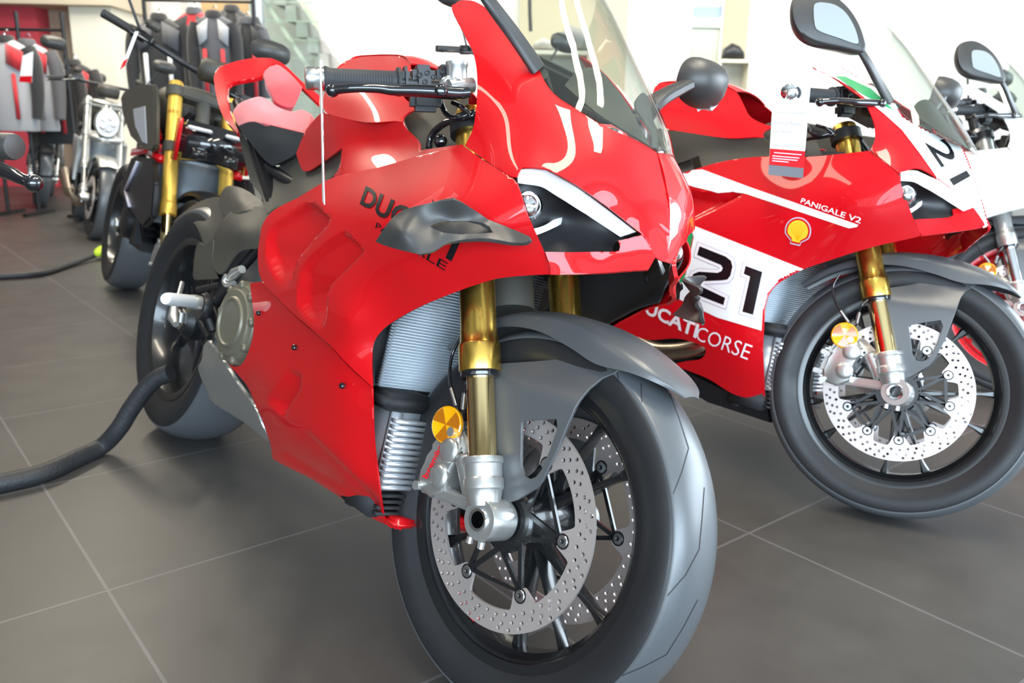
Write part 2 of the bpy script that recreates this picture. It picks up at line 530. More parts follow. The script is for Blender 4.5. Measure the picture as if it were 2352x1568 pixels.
def spoke_mesh(R, rf, angles, th=.011, hub=.04):
    """angles from straight down towards the front"""
    bm = bmesh.new()
    for a0, a1, w0 in angles:
        a0, a1 = math.radians(a0), math.radians(a1)
        p0 = Vector((math.sin(a0)*hub*.6, 0, R-math.cos(a0)*hub*.6)); p1 = Vector((math.sin(a1)*(rf-.03), 0, R-math.cos(a1)*(rf-.03)))
        d = (p1-p0).normalized(); s = Vector((0, 1, 0)).cross(d)
        n = 7; A = []; Bv = []
        for i in range(n):
            t = i/(n-1); c = p0.lerp(p1, t)
            ww = w0*(1.25-.75*min(1, t*1.6)+(.9*max(0, t-.82)/.18)); tt = th*(1.9-1.0*t)
            A.append([bm.verts.new(c+s*ww*x+Vector((0, y*tt, 0))) for x, y in ((-1, -.5), (-.5, -1), (.5, -1), (1, -.5), (1, .5), (.5, 1), (-.5, 1), (-1, .5))])
        for i in range(n-1):
            for k in range(8): bm.faces.new((A[i][k], A[i][(k+1) % 8], A[i+1][(k+1) % 8], A[i+1][k]))
        bm.faces.new(A[0][::-1]); bm.faces.new(A[-1])
    return bm_mesh('spokes', bm, .7)

def disc_outline(ro, ri, lugs, lr, off, n=144):
    out = [(ro*math.sin(t), -ro*math.cos(t)) for t in [2*PI*k/n for k in range(n)]]
    inn = []
    for k in range(n*3):
        t = 2*PI*k/(n*3); d = min(abs((t-math.radians(off)-2*PI*j/lugs+PI) % (2*PI)-PI) for j in range(lugs))
        r = ri
        lw = math.radians(6.5)
        if d < lw*1.8:
            f = sstep(np.array([(lw*1.8-d)/(lw*1.0)]))[0]; r = ri-(ri-lr+.009)*f
        inn.append((r*math.sin(t), -r*math.cos(t)))
    return out, inn

def disc_mesh(key, ro, ri, lugs, lr, off, R):
    def f():
        out, inn = disc_outline(ro, ri, lugs, lr, off)
        holes = []
        N = 24
        for j in range(N):
            for k, rr in enumerate((ri+.007, (ri+ro)/2+.001, ro-.007)):
                for sub in ((0,) if k != 1 else (0,)):
                    t = 2*PI*(j+.33*k)/N+.05
                    c = (rr*math.sin(t), -rr*math.cos(t)); r = .0034
                    holes.append([(c[0]+r*math.cos(a), c[1]+r*math.sin(a)) for a in [2*PI*q/10 for q in range(10)]])
                    if k != 2 or j % 2 == 0:
                        t2 = t+2*PI/N*.5; c = ((rr+.002)*math.sin(t2), -(rr+.002)*math.cos(t2))
                        holes.append([(c[0]+r*math.cos(a), c[1]+r*math.sin(a)) for a in [2*PI*q/10 for q in range(10)]])
        V, F = fill2d(out, [inn]+holes, .0024)
        P = np.stack([V[:, 0], V[:, 2], V[:, 1]+R], 1)
        return mesh('brake_disc', P, F)
    return cached(('disc', key), f)

def carrier_mesh(lugs, lr, off, R, side):
    bm = bmesh.new()
    c = Vector((0, 0, R))
    def P(a, r, y=0): return Vector((math.sin(a)*r, y, R-math.cos(a)*r))
    lathe_bm(bm, [(.030, -.006), (.046, -.006), (.050, -.002), (.050, .002), (.046, .006), (.030, .006)], (0, -side*.004, R), (0, 1, 0), 40, closed=True)
    for j in range(lugs):
        a = math.radians(off)+2*PI*j/lugs; h = PI/lugs
        for s in (-1, 1):
            obox_bm(bm, P(a+s*h*.9, .044), P(a, lr-.004), .007, .006, (0, 1, 0))
        if j % 2 == 0:
            obox_bm(bm, P(a, lr-.006), P(a+2*h, lr-.006), .006, .005, (0, 1, 0))
        lathe_bm(bm, [(.0115, -.003), (.0115, .003)], P(a, lr), (0, 1, 0), 16)
    return bm_mesh('disc_carrier', bm, .5)

def bobbins_mesh(lugs, lr, off, R):
    """returns one ring-shaped button and its positions"""
    me = lathe('bobbin', [(.0035, -.0045), (.0082, -.0045), (.0090, -.0035), (.0090, .0035), (.0082, .0045), (.0035, .0045)], (0, 0, 0), (0, 1, 0), 20, closed=True)
    return me, [(math.sin(a)*lr, R-math.cos(a)*lr) for a in [math.radians(off)+2*PI*j/lugs for j in range(lugs)]]

def rel(parent_frame, frame):
    return parent_frame.matrix().inverted() @ frame.matrix()

wheel_tread = {}
def build_wheel_front(root, BF, WF, style):
    """front wheel, discs and hub; style: rim colour, disc radius, lugs"""
    m = rel(BF, WF)
    wheel = link('front_wheel', cached('rimF', lambda: rim_mesh(RF, .2310, .0445)), style['rim'], root); wheel.matrix_local = m
    link('spokes', cached(('spF', style['name']), lambda: spoke_mesh(RF, .231, style['spokes'])), style['rim'], wheel)
    t_ = link('tyre', cached('tyF', lambda: tyre_mesh(RF, .0610, .2260)), M['tyre'], wheel)
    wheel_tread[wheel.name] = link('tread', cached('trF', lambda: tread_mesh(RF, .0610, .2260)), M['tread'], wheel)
    hub = lathe('hub', [(.012, -.068), (.030, -.068), (.034, -.055), (.040, -.030), (.042, 0), (.040, .030), (.034, .055), (.030, .068), (.012, .068)], (0, 0, RF), (0, 1, 0), 32) if 'hubF' not in CACHE else CACHE['hubF']
    CACHE['hubF'] = hub
    link('hub', hub, style['rim'], wheel)
    link('axle', cached('axF', lambda: lathe('axle', [(.0125, -.133), (.0165, -.134), (.0178, -.131), (.0178, -.100), (.0178, .100), (.0178, .131), (.0165, .134), (.0125, .133)], (0, 0, RF), (0, 1, 0), 28, closed=True)), M['chrome'], wheel)
    r = style['disc']; n = style['lugs']; off = style['lugoff']; lr = style['lr']
    dm = disc_mesh(style['name'], r, r-.034, n, lr, off, RF)
    bme, bps = cached(('bob', style['name']), lambda: bobbins_mesh(n, lr, off, RF))
    for s in (-1, 1):
        d = link('brake_disc', dm, M['disc'], root, smooth=False); d.matrix_local = m @ Matrix.Translation((0, s*.069, 0))
        link('disc_carrier', cached(('car', style['name'], s), lambda: carrier_mesh(n, lr, off, RF, s)), style['rim'], d)
        for (x, z) in bps:
            b = link('bobbin', bme, M['alu'], d); b.location = (x, 0, z)
    return wheel

STYLE1 = dict(name='v4', rim=M['rim'], disc=.165, lugs=6, lugoff=-27, lr=.113,
              spokes=[(c, c+d, .009 if d else .006) for c in (34, 154, 274) for d in (-26, 0, 26)])
STYLE2 = dict(name='v2', rim=M['rim'], disc=.160, lugs=10, lugoff=10, lr=.112,
              spokes=[(c, c+d, .008) for c in (12, 84, 156, 228, 300) for d in (-13, 13)])

def build_wheel_rear(root, BF, style, wb=1.469):
    R = .333
    wheel = link('rear_wheel', cached('rimR', lambda: rim_mesh(R, .2310, .078)), style['rim'], root)
    wheel.location = (-wb, 0, 0)
    link('spokes', cached('spR', lambda: spoke_mesh(R, .231, [(c, c+d, .010) for c in (34, 154, 274) for d in (-26, 26)], .016, .06)), style['rim'], wheel)
    link('tyre', cached('tyR', lambda: tyre_mesh(R, .0960, .2260)), M['tyre'], wheel); link('tread', cached('trR', lambda: tread_mesh(R, .0960, .2260)), M['tread'], wheel)
    link('hub', cached('hubR', lambda: lathe('hub', [(.02, -.07), (.038, -.07), (.050, -.055), (.06, -.02), (.06, .06), (.02, .06)], (0, 0, R), (0, 1, 0), 32)), M['black'], wheel)
    link('wheel_nut', cached('nutR', lambda: lathe('wheel_nut', [(.010, -.085), (.026, -.085), (.030, -.078), (.030, -.066), (.010, -.066)], (0, 0, R), (0, 1, 0), 6)), M['alu'], wheel)
    return wheel
# ---------------------------------------------------------------- fork, caliper, mudguard (drawn in the steered frame of the template)
RAKE = math.radians(21.4)
FK = np.array([-math.sin(RAKE), 0, math.cos(RAKE)])
FKF = np.array([math.cos(RAKE), 0, math.sin(RAKE)])      # square to the leg, towards the front
FY = .113
def fk(L, Y, f=0.0): return np.array([0, Y, RF])+FK*L+FKF*f+FKF*(-.004)

def leg_lathe(name, prof, Y, n=32, sharp=.6):
    return lathe(name, [(r, L) for r, L in prof], fk(0, Y), FK, n, sharp=sharp)

def fork_meshes(Y):
    s = math.copysign(1, Y); k = 'R' if Y < 0 else 'L'
    up = cached('fkup'+k, lambda: leg_lathe('fork_upper_tube', [(.0262, .222), (.0315, .222), (.0325, .225), (.0325, .262), (.0315, .266), (.0300, .268), (.0290, .285), (.0283, .290), (.0278, .56), (.0278, .655), (.0255, .660), (.012, .661)], Y))
    seal = cached('fksl'+k, lambda: leg_lathe('dust_seal', [(.022, .212), (.0285, .212), (.030, .215), (.030, .222), (.022, .222)], Y))
    lo = cached('fklo'+k, lambda: leg_lathe('fork_lower_tube', [(.0215, .06), (.0215, .23)], Y))
    def foot():
        bm = bmesh.new()
        lathe_bm(bm, [(.022, .092), (.0305, .092), (.0315, .090), (.0315, .083), (.029, .081), (.0285, .062), (.0305, .059), (.0305, .045), (.028, .042), (.026, .032), (.024, .02)], fk(0, Y), FK, 32)
        # axle clamp
        lathe_bm(bm, [(.0178, -.0), (.030, 0), (.0315, .004), (.0315, .050), (.027, .056), (.0178, .056)], (0, Y-.017 if s < 0 else Y+.017, RF), (0, -s, 0), 32, closed=True)
        obox_bm(bm, fk(.075, Y), fk(.024, Y), .046, .036, (0, 1, 0), .006)
        # caliper bracket arms
        top = fk(.135, Y)
        cl = np.array([-.155, s*.105, RF+.004])
        obox_bm(bm, np.array([-.024, s*.108, RF+.010]), cl, .020, .020, (0, 1, 0), .004)
        obox_bm(bm, fk(.08, Y, -.018), np.array([-.105, s*.098, RF+.105]), .018, .016, (0, 1, 0), .004)
        lathe_bm(bm, [(.013, -.03), (.016, -.026), (.016, .03), (.012, .034)], (-.058, s*.112, RF+.052), (.55, 0, -.8), 18)
        obox_bm(bm, (-.045, s*.110, RF+.045), fk(.06, Y, -.01), .018, .022, (0, 1, 0), .003)
        for dx in (-.014, .010):
            lathe_bm(bm, [(.0055, -.006), (.0055, .004)], (dx, s*(abs(Y)+.010), RF-.034), (0, 0, 1), 10)
        return bm_mesh('axle_clamp', bm, .6)
    ft = cached('fkft'+k, foot)
    return up, seal, lo, ft

def on_arc(a, r, y): return np.array([math.sin(a)*r, y, RF-math.cos(a)*r])

CAL_O = [(957, 1104), (963, 1080), (972, 1062), (978, 1044), (992, 1026), (992, 1016), (1006, 1000), (1030, 990), (1052, 1000), (1054, 1020), (1050, 1047), (1034, 1076), (1024, 1106), (1014, 1134), (984, 1144), (962, 1124)]
def cal_pt(x, y, Y): return wx(x, y, Y)
def caliper_mesh(s):
    """radial four-piston caliper hugging the rear of the disc; s -1 right, 1 left"""
    O = [cal_pt(x, y, -.118) for x, y in CAL_O]; c = np.mean(O, 0)
    bm = bmesh.new(); R = []
    for k, d in ((.90, 0), (.97, .003), (1.0, .010), (1.0, .040)): R.append([bm.verts.new((c+(p-c)*k+np.array([0, d, 0]))*[1, 1 if s < 0 else -1, 1]) for p in O])
    n = len(O)
    for A, Bq in zip(R[:-1], R[1:]):
        for i in range(n): bm.faces.new((A[i], A[(i+1) % n], Bq[(i+1) % n], Bq[i]))
    bm.faces.new(R[0]); bm.faces.new(R[-1][::-1])
    # inner half and bridge
    for yo, yi in ((s*.060, s*.044),):
        ring = [on_arc(math.radians(a), r, 0) for a, r in [(-94-3.6*k, .176) for k in range(11)]+[(-130+3.6*k, .134) for k in range(11)]]
        prism_bm(bm, [p+[0, yo, 0] for p in ring], [p+[0, yi, 0] for p in ring])
    for a in (-97, -112, -127):
        a = math.radians(a); obox_bm(bm, on_arc(a, .176, s*.090), on_arc(a, .176, s*.046), .022, .012, (math.cos(a), 0, math.sin(a)), .002)
    for q in ((960, 1114), (1040, 992)):
        lathe_bm(bm, [(.0075, -.006), (.0075, .030)], cal_pt(*q, -.115)*[1, 1 if s < 0 else -1, 1], (0, -s, 0), 12)
    return bm_mesh('brake_caliper', bm, .7)

def piston_mesh(s):
    bm = bmesh.new()
    for q in ((1036, 1034), (1012, 1094)):
        lathe_bm(bm, [(.020, 0), (.020, .004), (.018, .0075), (.012, .0095), (0, .010)], cal_pt(*q, -.115)*[1, 1 if s < 0 else -1, 1], (0, s, 0), 24)
    return bm_mesh('piston_housing', bm, .8)

def reflector(root_m, root, s, c, ax=None):
    """round amber reflector with a six-part wedge pattern, c = centre"""
    r = .0275
    bm = bmesh.new(); lathe_bm(bm, [(r+.002, -.004), (r+.002, .001), (r, .0025), (r*.97, .002)], c, ax, 32)
    o = link('reflector', bm_mesh('reflector', bm, .6), M['orange'], root); o.matrix_local = root_m
    u, v, a = basis(ax); bm = bmesh.new()
    for k in (0, 2, 4):
        t0 = 2*PI*(k+.25)/6; pts = [Vector(c)]+[Vector(c)+(u*math.cos(t0+q*PI/18)+v*math.sin(t0+q*PI/18))*r*.97 for q in range(7)]
        vs = [bm.verts.new(p+a*.0032) for p in pts]
        vb = [bm.verts.new(p+a*.0022) for p in pts]
        bm.faces.new(vs); bm.faces.new(vb[::-1])
        for i in range(len(vs)): bm.faces.new((vs[i], vs[(i+1) % len(vs)], vb[(i+1) % len(vs)], vb[i]))
    w_ = link('reflector_facets', bm_mesh('reflector_facets', bm), M['orange2'], o, smooth=False)
    return o

def fender_meshes():
    # top shell: rows along the tyre, columns across
    rows = []
    for a, r, w_, drop in ((228, .345, .040, .015), (214, .338, .050, .020), (200, .331, .060, .026), (186, .327, .066, .034), (172, .326, .070, .044), (160, .329, .072, .047), (150, .332, .068, .026), (143, .334, .050, .010), (138.5, .3335, .018, .002)):
        a = math.radians(a)
        row = []
        for t in (-1, -.92, -.65, -.33, 0, .33, .65, .92, 1):
            y = w_*t*(1.0 if abs(t) < 1 else 1.0)
            rr = r-(drop if abs(t) == 1 else drop*.45*abs(t)**3)-.004*t*t
            row.append(on_arc(PI-a+PI-PI, rr, y) if False else np.array([math.cos(math.radians(0))*0+math.sin(a)*rr, y, RF-math.cos(a)*rr]))
        rows.append(row)
    G = loft_grid(rows, 6, 4)
    shell = grid_mesh('front_mudguard', G, .003)
    return shell

def blade_mesh(s):
    o = [(1126, 843), (1140, 836), (1234, 825), (1306, 812), (1356, 805), (1392, 815), (1400, 838), (1386, 852), (1366, 864), (1349, 891), (1325, 952), (1291, 1034), (1254, 1102), (1240, 1119), (1192, 1146), (1162, 1154), (1154, 1140), (1138, 1040), (1128, 950)]
    h = [(1209, 972), (1215, 966), (1250, 963), (1291, 962), (1294, 985), (1276, 1035), (1254, 1081), (1240, 1097), (1226, 1102), (1212, 1096), (1205, 1070), (1208, 1020)]
    Y = -.082
    P = np.array([wx(x, y, Y) for x, y in o]); H = np.array([wx(x, y, Y) for x, y in h])
    V, F = fill2d(P[:, [0, 2]], [H[:, [0, 2]]], .0016, .0012)
    V, F = subdivide_flat(V, F, .02)
    # dished: bows outwards in the middle, in towards the shell
    zt = P[:, 2].max()
    bow = .010*np.sin(np.clip((V[:, 1]-P[:, 2].min())/(zt-P[:, 2].min()), 0, 1)*PI)
    top = sstep((V[:, 1]-(zt-.085))/.08)*.034
    yy = Y-bow+top+V[:, 2]
    Q = np.stack([V[:, 0], yy, V[:, 1]], 1)
    if s > 0: Q[:, 1] *= -1
    me = mesh('mudguard_blade', Q, F)
    return me

def build_front(root, BF, WF, style, FF=None):
    m = rel(BF, WF); mf = rel(BF, FF or WF)
    for s in (-1, 1):
        up, seal, lo, ft = fork_meshes(s*FY)
        u = link('fork_leg', up, style['fork'], root); u.matrix_local = mf
        link('dust_seal', seal, M['gblack'], u)
        link('fork_lower_tube', lo, style['tube'], u)
        link('axle_clamp', ft, M['silver'], u)
        c = link('brake_caliper', cached(('cal', s), lambda: caliper_mesh(s)), M['silver'], root); c.matrix_local = m
        link('piston_housing', cached(('pis', s), lambda: piston_mesh(s)), M['silver'], c)
        if s < 0:
            cc = wx(1026, 975, -.118)
            rf = reflector(m, root, s, tuple(cc), (.12, -1, .05))
            # cables of the reflector bracket / wheel speed sensor
            bm = bmesh.new()
            P = [wx(*p) for p in ((1060, 770, -.10), (1040, 810, -.10), (1033, 850, -.105), (1036, 890, -.11), (1050, 935, -.11), (1057, 960, -.105))]
            tube_bm(bm, spline(P, 5), .0028, 8)
            P = [wx(*p) for p in ((1096, 862, -.115), (1072, 878, -.125), (1067, 900, -.12), (1064, 940, -.112), (1058, 960, -.106))]
            tube_bm(bm, spline(P, 5), .0022, 8)
            h = link('brake_hose', bm_mesh('brake_hose', bm, 1), M['gblack'], root); h.matrix_local = m
            bm = bmesh.new()
            tube_bm(bm, [wx(1036, 892, -.11), wx(1048, 932, -.11)], .0042, 10); tube_bm(bm, [wx(1067, 902, -.12), wx(1063, 938, -.113)], .0042, 10)
            tube_bm(bm, [wx(1057, 955, -.106), wx(1060, 990, -.10)], .0045, 10)
            link('hose_fitting', bm_mesh('hose_fitting', bm, 1), M['alu'], h)
    sh = link('front_mudguard', cached('fender', fender_meshes), style['fender'], root); sh.matrix_local = m
    for s in (-1, 1):
        link('mudguard_blade', cached(('blade', s), lambda: blade_mesh(s)), style['fender'], sh, smooth=True)
    # lower triple clamp and steering head
    def yoke():
        bm = bmesh.new()
        for L, h in ((.44, .035), (.63, .026)):
            c = fk(L, 0, -.018)
            obox_bm(bm, fk(L, -FY), fk(L, FY), .055, h, FK, .006)
            for s in (-1, 1): lathe_bm(bm, [(.036, -h/2), (.036, h/2)], fk(L, s*FY), FK, 28)
        tube_bm(bm, [fk(.42, 0, -.03), fk(.64, 0, -.03)], .028, 20)
        return bm_mesh('triple_clamp', bm, .6)
    y = link('triple_clamp', cached('yoke', yoke), M['black'], root); y.matrix_local = mf

def steer_part(root, BF, WF, name, me, material):
    o = link(name, me, material, root); o.matrix_local = rel(BF, WF); return o

def fork_frame(WF, c, psi, th):
    """frame of the fork legs, made to share the wheel's axle end"""
    F = bike_frame(c, psi, th); a = np.array([0, -.13, RF])
    F.O = F.O+(WF.world(a)-F.world(a))[0]; return F
# ---------------------------------------------------------------- body panels: outline + side-distance samples -> smooth sheet
def tps(ctrl, reg=1e-3):
    c = np.array([k[:2] for k in ctrl], float)/100; v = np.array([k[2] for k in ctrl], float); n = len(c)
    d = np.linalg.norm(c[:, None]-c[None], axis=2)
    K = np.where(d > 0, d*d*np.log(d+1e-12), 0)+np.eye(n)*reg
    P = np.hstack([np.ones((n, 1)), c]); A = np.zeros((n+3, n+3)); A[:n, :n] = K; A[:n, n:] = P; A[n:, :n] = P.T
    s = np.linalg.solve(A, np.concatenate([v, [0, 0, 0]]))
    def f(p):
        p = np.asarray(p, float)/100
        d = np.linalg.norm(p[:, None]-c[None], axis=2)
        return np.where(d > 0, d*d*np.log(d+1e-12), 0)@s[:n]+s[n]+p@s[n+1:]
    return f

def smooth_outline(pts, n=4):
    """points (x, y) run smoothly, (x, y, 1) are corners"""
    N = len(pts); cs = [i for i, p in enumerate(pts) if len(p) > 2]
    P = np.array([p[:2] for p in pts], float)
    if not cs: return spline(P, n, closed=True)
    out = []
    for k, i in enumerate(cs):
        j = cs[(k+1) % len(cs)]
        idx = [i]
        while idx[-1] != j or len(idx) == 1:
            idx.append((idx[-1]+1) % N)
            if idx[-1] == j: break
        seg = P[idx]
        if len(seg) == 2: out += [seg[0]]
        else: out += list(spline(seg, n)[:-1])
    return np.array(out)

def panel_mesh(name, outline, ctrl, step=7, thick=.003, recess=(), holes=(), frame=None, n=4, smooth=True, xoff=0.0, edge=.0012, reg=1e-3):
    frame = frame or B1
    O = smooth_outline(outline, n) if smooth else np.array([p[:2] for p in outline], float)
    V, F = fill2d(O/100, [np.array(h, float)/100 for h in holes], 0)
    bm = bmesh.new(); vs = [bm.verts.new((v[0]*100, v[1]*100, 0)) for v in V]
    seen = set()
    for f in F:
        k = tuple(sorted((round(V[i][0], 5), round(V[i][1], 5)) for i in f))
        if k in seen: continue
        seen.add(k)
        try: bm.faces.new([vs[i] for i in f])
        except ValueError: pass
    bmesh.ops.remove_doubles(bm, verts=bm.verts, dist=.01)
    bmesh.ops.dissolve_limit(bm, angle_limit=.01, verts=bm.verts, edges=bm.edges) if not holes else None
    mn, mx = O.min(0), O.max(0)
    for ax in (0, 1):
        x = mn[ax]+step*.5
        while x < mx[ax]:
            co = [0, 0, 0]; co[ax] = x; no = [0, 0, 0]; no[ax] = 1
            bmesh.ops.bisect_plane(bm, geom=list(bm.verts)+list(bm.edges)+list(bm.faces), dist=.01, plane_co=co, plane_no=no)
            x += step
    bmesh.ops.remove_doubles(bm, verts=bm.verts, dist=.6)
    px = np.array([v.co[:2] for v in bm.verts])
    Y = tps(ctrl, reg)(px)
    P = np.array([frame.y(p[0], p[1], y) for p, y in zip(px, Y)])
    for v, p in zip(bm.verts, P): v.co = p+np.array([xoff, 0, 0])
    bmesh.ops.recalc_face_normals(bm, faces=bm.faces); bm.normal_update()
    bm.verts.ensure_lookup_table()
    nn = np.array([v.normal[:] for v in bm.verts]); cdir = (CO-frame.O)@frame.M.T-P
    if (nn*cdir).sum() < 0:
        bmesh.ops.reverse_faces(bm, faces=bm.faces); nn = -nn
    for poly, depth, soft, g in recess:
        d = inpoly(px, smooth_outline(poly)); m = sstep(d/soft)
        if g is not None:
            t = np.clip((px@np.array(g[:2])-g[2])/(g[3]-g[2]), 0, 1); m = m*t
            if len(g) > 4: m = m*(1-sstep((px[:, 1]-g[4])/(g[5]-g[4])))
        for v, nv, k in zip(bm.verts, nn, m): v.co = v.co-Vector(nv)*float(k*depth)
    # thickness
    top = list(bm.verts); faces = list(bm.faces)
    n0 = len(top); bm.verts.index_update()
    new = [bm.verts.new(v.co-Vector(nn[i])*thick) for i, v in enumerate(top)]
    bd = [e for e in bm.edges if len(e.link_faces) == 1]
    quads = []
    for e in bd:
        f = e.link_faces[0]; l = [l for l in f.loops if l.edge == e][0]
        a, b = l.vert.index, l.link_loop_next.vert.index; quads.append((a, b))
    tri = [[v.index for v in f.verts] for f in faces]
    for f in tri:
        try: bm.faces.new([new[i] for i in f][::-1])
        except ValueError: pass
    bm.verts.ensure_lookup_table()
    for a, b in quads:
        try: bm.faces.new((top[b], top[a], new[a], new[b]))
        except ValueError: pass
    if edge:
        rim = set()
        for a, b in quads:
            e = bm.edges.get((top[a], top[b]))
            if e: rim.add(e)
        es = [e for e in bm.edges if len(e.link_faces) == 2 and e in rim]
        bmesh.ops.bevel(bm, geom=es, offset=edge, offset_type='OFFSET', segments=2, profile=.5, affect='EDGES', clamp_overlap=True)
    for e in bm.edges:
        if len(e.link_faces) == 2 and e.calc_face_angle(0) > 1.0: e.smooth = False
    me = bpy.data.meshes.new(name); bm.to_mesh(me); bm.free(); return me

def strip_between(name, A, Bp, thick=.003, mid=None):
    rows = [A, Bp] if mid is None else [A, mid, Bp]
    G = loft_grid(np.array(rows), 6, 1) if mid is not None else np.array(rows)
    return grid_mesh(name, G, thick)

# ---- outlines traced on the photograph of the template motorcycle (pixels, with the distance from its middle plane) ----
NOSE_O = [(1046, 8), (1060, 1), (1090, 3), (1130, 28), (1170, 62), (1206, 110), (1238, 160, 1), (1256, 194), (1279, 221), (1326, 252), (1381, 286), (1462, 323), (1508, 349, 1),
          (1520, 400), (1529, 440), (1538, 500), (1537, 560), (1531, 602, 1), (1515, 597), (1503, 588, 1), (1490, 560), (1473, 536, 1), (1394, 474), (1326, 426), (1275, 397), (1256, 388), (1225, 384), (1200, 384), (1193, 390, 1), (1176, 406), (1108, 363), (1068, 334, 1),
          (1085, 299), (1092, 262), (1096, 215), (1095, 163), (1086, 119), (1066, 78), (1038, 20)]
NOSE_C = [(1046, 8, -.165), (1090, 3, -.125), (1038, 20, -.17), (1170, 62, -.118), (1066, 78, -.178), (1120, 68, -.152), (1238, 160, -.118), (1165, 170, -.158), (1095, 175, -.182),
          (1279, 221, -.120), (1185, 245, -.166), (1091, 270, -.188), (1326, 252, -.108), (1210, 295, -.166), (1068, 334, -.192), (1381, 286, -.084), (1320, 315, -.128), (1255, 340, -.158), (1125, 372, -.196),
          (1462, 323, -.038), (1395, 350, -.096), (1330, 370, -.132), (1262, 380, -.163), (1193, 386, -.195), (1508, 349, 0), (1455, 385, -.060), (1400, 410, -.096), (1326, 426, -.135),
          (1527, 425, 0), (1490, 450, -.040), (1450, 455, -.066), (1394, 474, -.092), (1538, 500, 0), (1510, 510, -.024), (1473, 536, -.045), (1537, 560, 0), (1531, 602, 0), (1503, 588, -.022)]
SIDE_O = [(684, 454), (728, 427), (776, 404), (870, 384), (980, 353), (1066, 336, 1), (1108, 366), (1176, 408), (1192, 432), (1210, 488), (1235, 546), (1263, 613, 1), (1262, 630, 1), (1216, 632), (1161, 637), (1125, 644), (1064, 664), (999, 689),
          (945, 714), (894, 745), (869, 769), (857, 794), (854, 830), (855, 888, 1), (800, 838), (765, 800), (732, 770), (674, 720), (637, 684), (603, 646), (594, 625, 1), (592, 583), (597, 540), (605, 510), (631, 481)]
SIDE_C = [(684, 454, -.205), (776, 404, -.204), (870, 384, -.200), (980, 353, -.196), (1066, 336, -.193), (1125, 375, -.196), (1190, 420, -.195), (605, 510, -.220), (730, 480, -.236), (850, 470, -.238), (960, 460, -.233), (1060, 445, -.222), (1135, 450, -.210), (1210, 485, -.186),
          (593, 580, -.226), (720, 560, -.246), (840, 550, -.252), (960, 545, -.246), (1060, 530, -.228), (1145, 530, -.203), (1235, 545, -.160), (598, 640, -.226), (690, 665, -.246), (800, 650, -.254), (930, 620, -.242), (1050, 600, -.212), (1150, 590, -.180), (1263, 613, -.135), (1262, 630, -.133),
          (675, 720, -.236), (775, 800, -.236), (855, 870, -.208), (857, 794, -.205), (894, 745, -.202), (945, 714, -.196), (1064, 664, -.176), (1161, 637, -.156), (800, 740, -.250), (1000, 655, -.205)]
SCOOPS = [([(704, 464, 1), (720, 468), (749, 495), (754, 505), (750, 516), (720, 550), (690, 585), (677, 608), (671, 640), (668, 672, 1), (640, 650), (614, 590), (618, 530), (650, 500)], .030, 7, (.77, .64, 790, 895, 575, 668)),
          ([(787, 532, 1), (800, 540), (824, 561), (831, 578), (826, 586), (795, 617), (764, 646), (754, 662), (748, 690), (747, 725), (746, 768, 1), (715, 740), (686, 700), (688, 650), (700, 605), (745, 560)], .030, 7, (.77, .64, 905, 1002, 660, 765))]
LOW_O = [(574, 650, 1), (602, 646, 1), (637, 686), (674, 723), (732, 773), (765, 803), (800, 841), (855, 891, 1), (857, 980), (861, 1034), (867, 1079), (873, 1133), (881, 1184), (888, 1205, 1), (872, 1198), (856, 1190), (811, 1160), (780, 1141), (716, 1100), (660, 1072), (625, 1053, 1),
         (622, 1025), (606, 975), (589, 935), (568, 888), (548, 862), (524, 836, 1), (540, 842), (555, 836), (567, 815), (579, 779), (583, 738), (580, 700)]
LOW_C = [(574, 650, -.210), (602, 646, -.218), (674, 723, -.228), (765, 803, -.230), (855, 891, -.204), (583, 738, -.210), (625, 765, -.214), (690, 830, -.220), (775, 890, -.222), (857, 950, -.200), (567, 815, -.200), (610, 870, -.205), (680, 920, -.210), (760, 980, -.208), (859, 1010, -.190),
         (524, 836, -.190), (568, 888, -.182), (612, 940, -.190), (670, 990, -.194), (760, 1060, -.190), (867, 1079, -.170), (606, 975, -.168), (640, 1010, -.172), (710, 1060, -.172), (790, 1115, -.166), (873, 1133, -.156), (625, 1053, -.138), (716, 1100, -.138), (811, 1160, -.128), (888, 1205, -.112)]
LOW_R = [([(648, 832, 1), (668, 848), (690, 862, 1), (689, 880), (684, 900), (662, 935), (655, 955, 1), (636, 940), (616, 918), (632, 890), (648, 864)], .022, 8, (.80, .6, 1040, 1075)),
         ([(700, 985, 1), (712, 990), (800, 1075), (866, 1140), (880, 1190, 1), (840, 1170), (780, 1130), (660, 1060), (640, 1040, 1)], .004, 12, None)]
CHIN_O = [(1252, 578, 1), (1310, 579), (1370, 578), (1416, 577), (1424, 566), (1420, 553, 1), (1448, 546), (1474, 539, 1), (1489, 560), (1506, 590, 1), (1490, 618, 1), (1342, 629), (1263, 631, 1), (1264, 614, 1)]
CHIN_C = [(1252, 578, -.148), (1310, 579, -.120), (1370, 578, -.090), (1418, 577, -.064), (1421, 553, -.066), (1474, 539, -.044), (1506, 590, -.023), (1490, 618, -.034), (1342, 629, -.104), (1263, 631, -.134), (1263, 605, -.140), (1380, 603, -.082), (1450, 595, -.050)]
LAMP_O = [(1186, 378, 1), (1256, 386), (1326, 424), (1394, 471), (1478, 534, 1), (1440, 552), (1426, 560), (1420, 584, 1), (1248, 584, 1), (1226, 534), (1206, 490)]
LAMP_C = [(1186, 378, -.175), (1256, 386, -.150), (1326, 424, -.115), (1394, 471, -.072), (1478, 534, -.030), (1426, 560, -.048), (1420, 584, -.055), (1248, 584, -.125), (1206, 490, -.155), (1300, 500, -.095)]
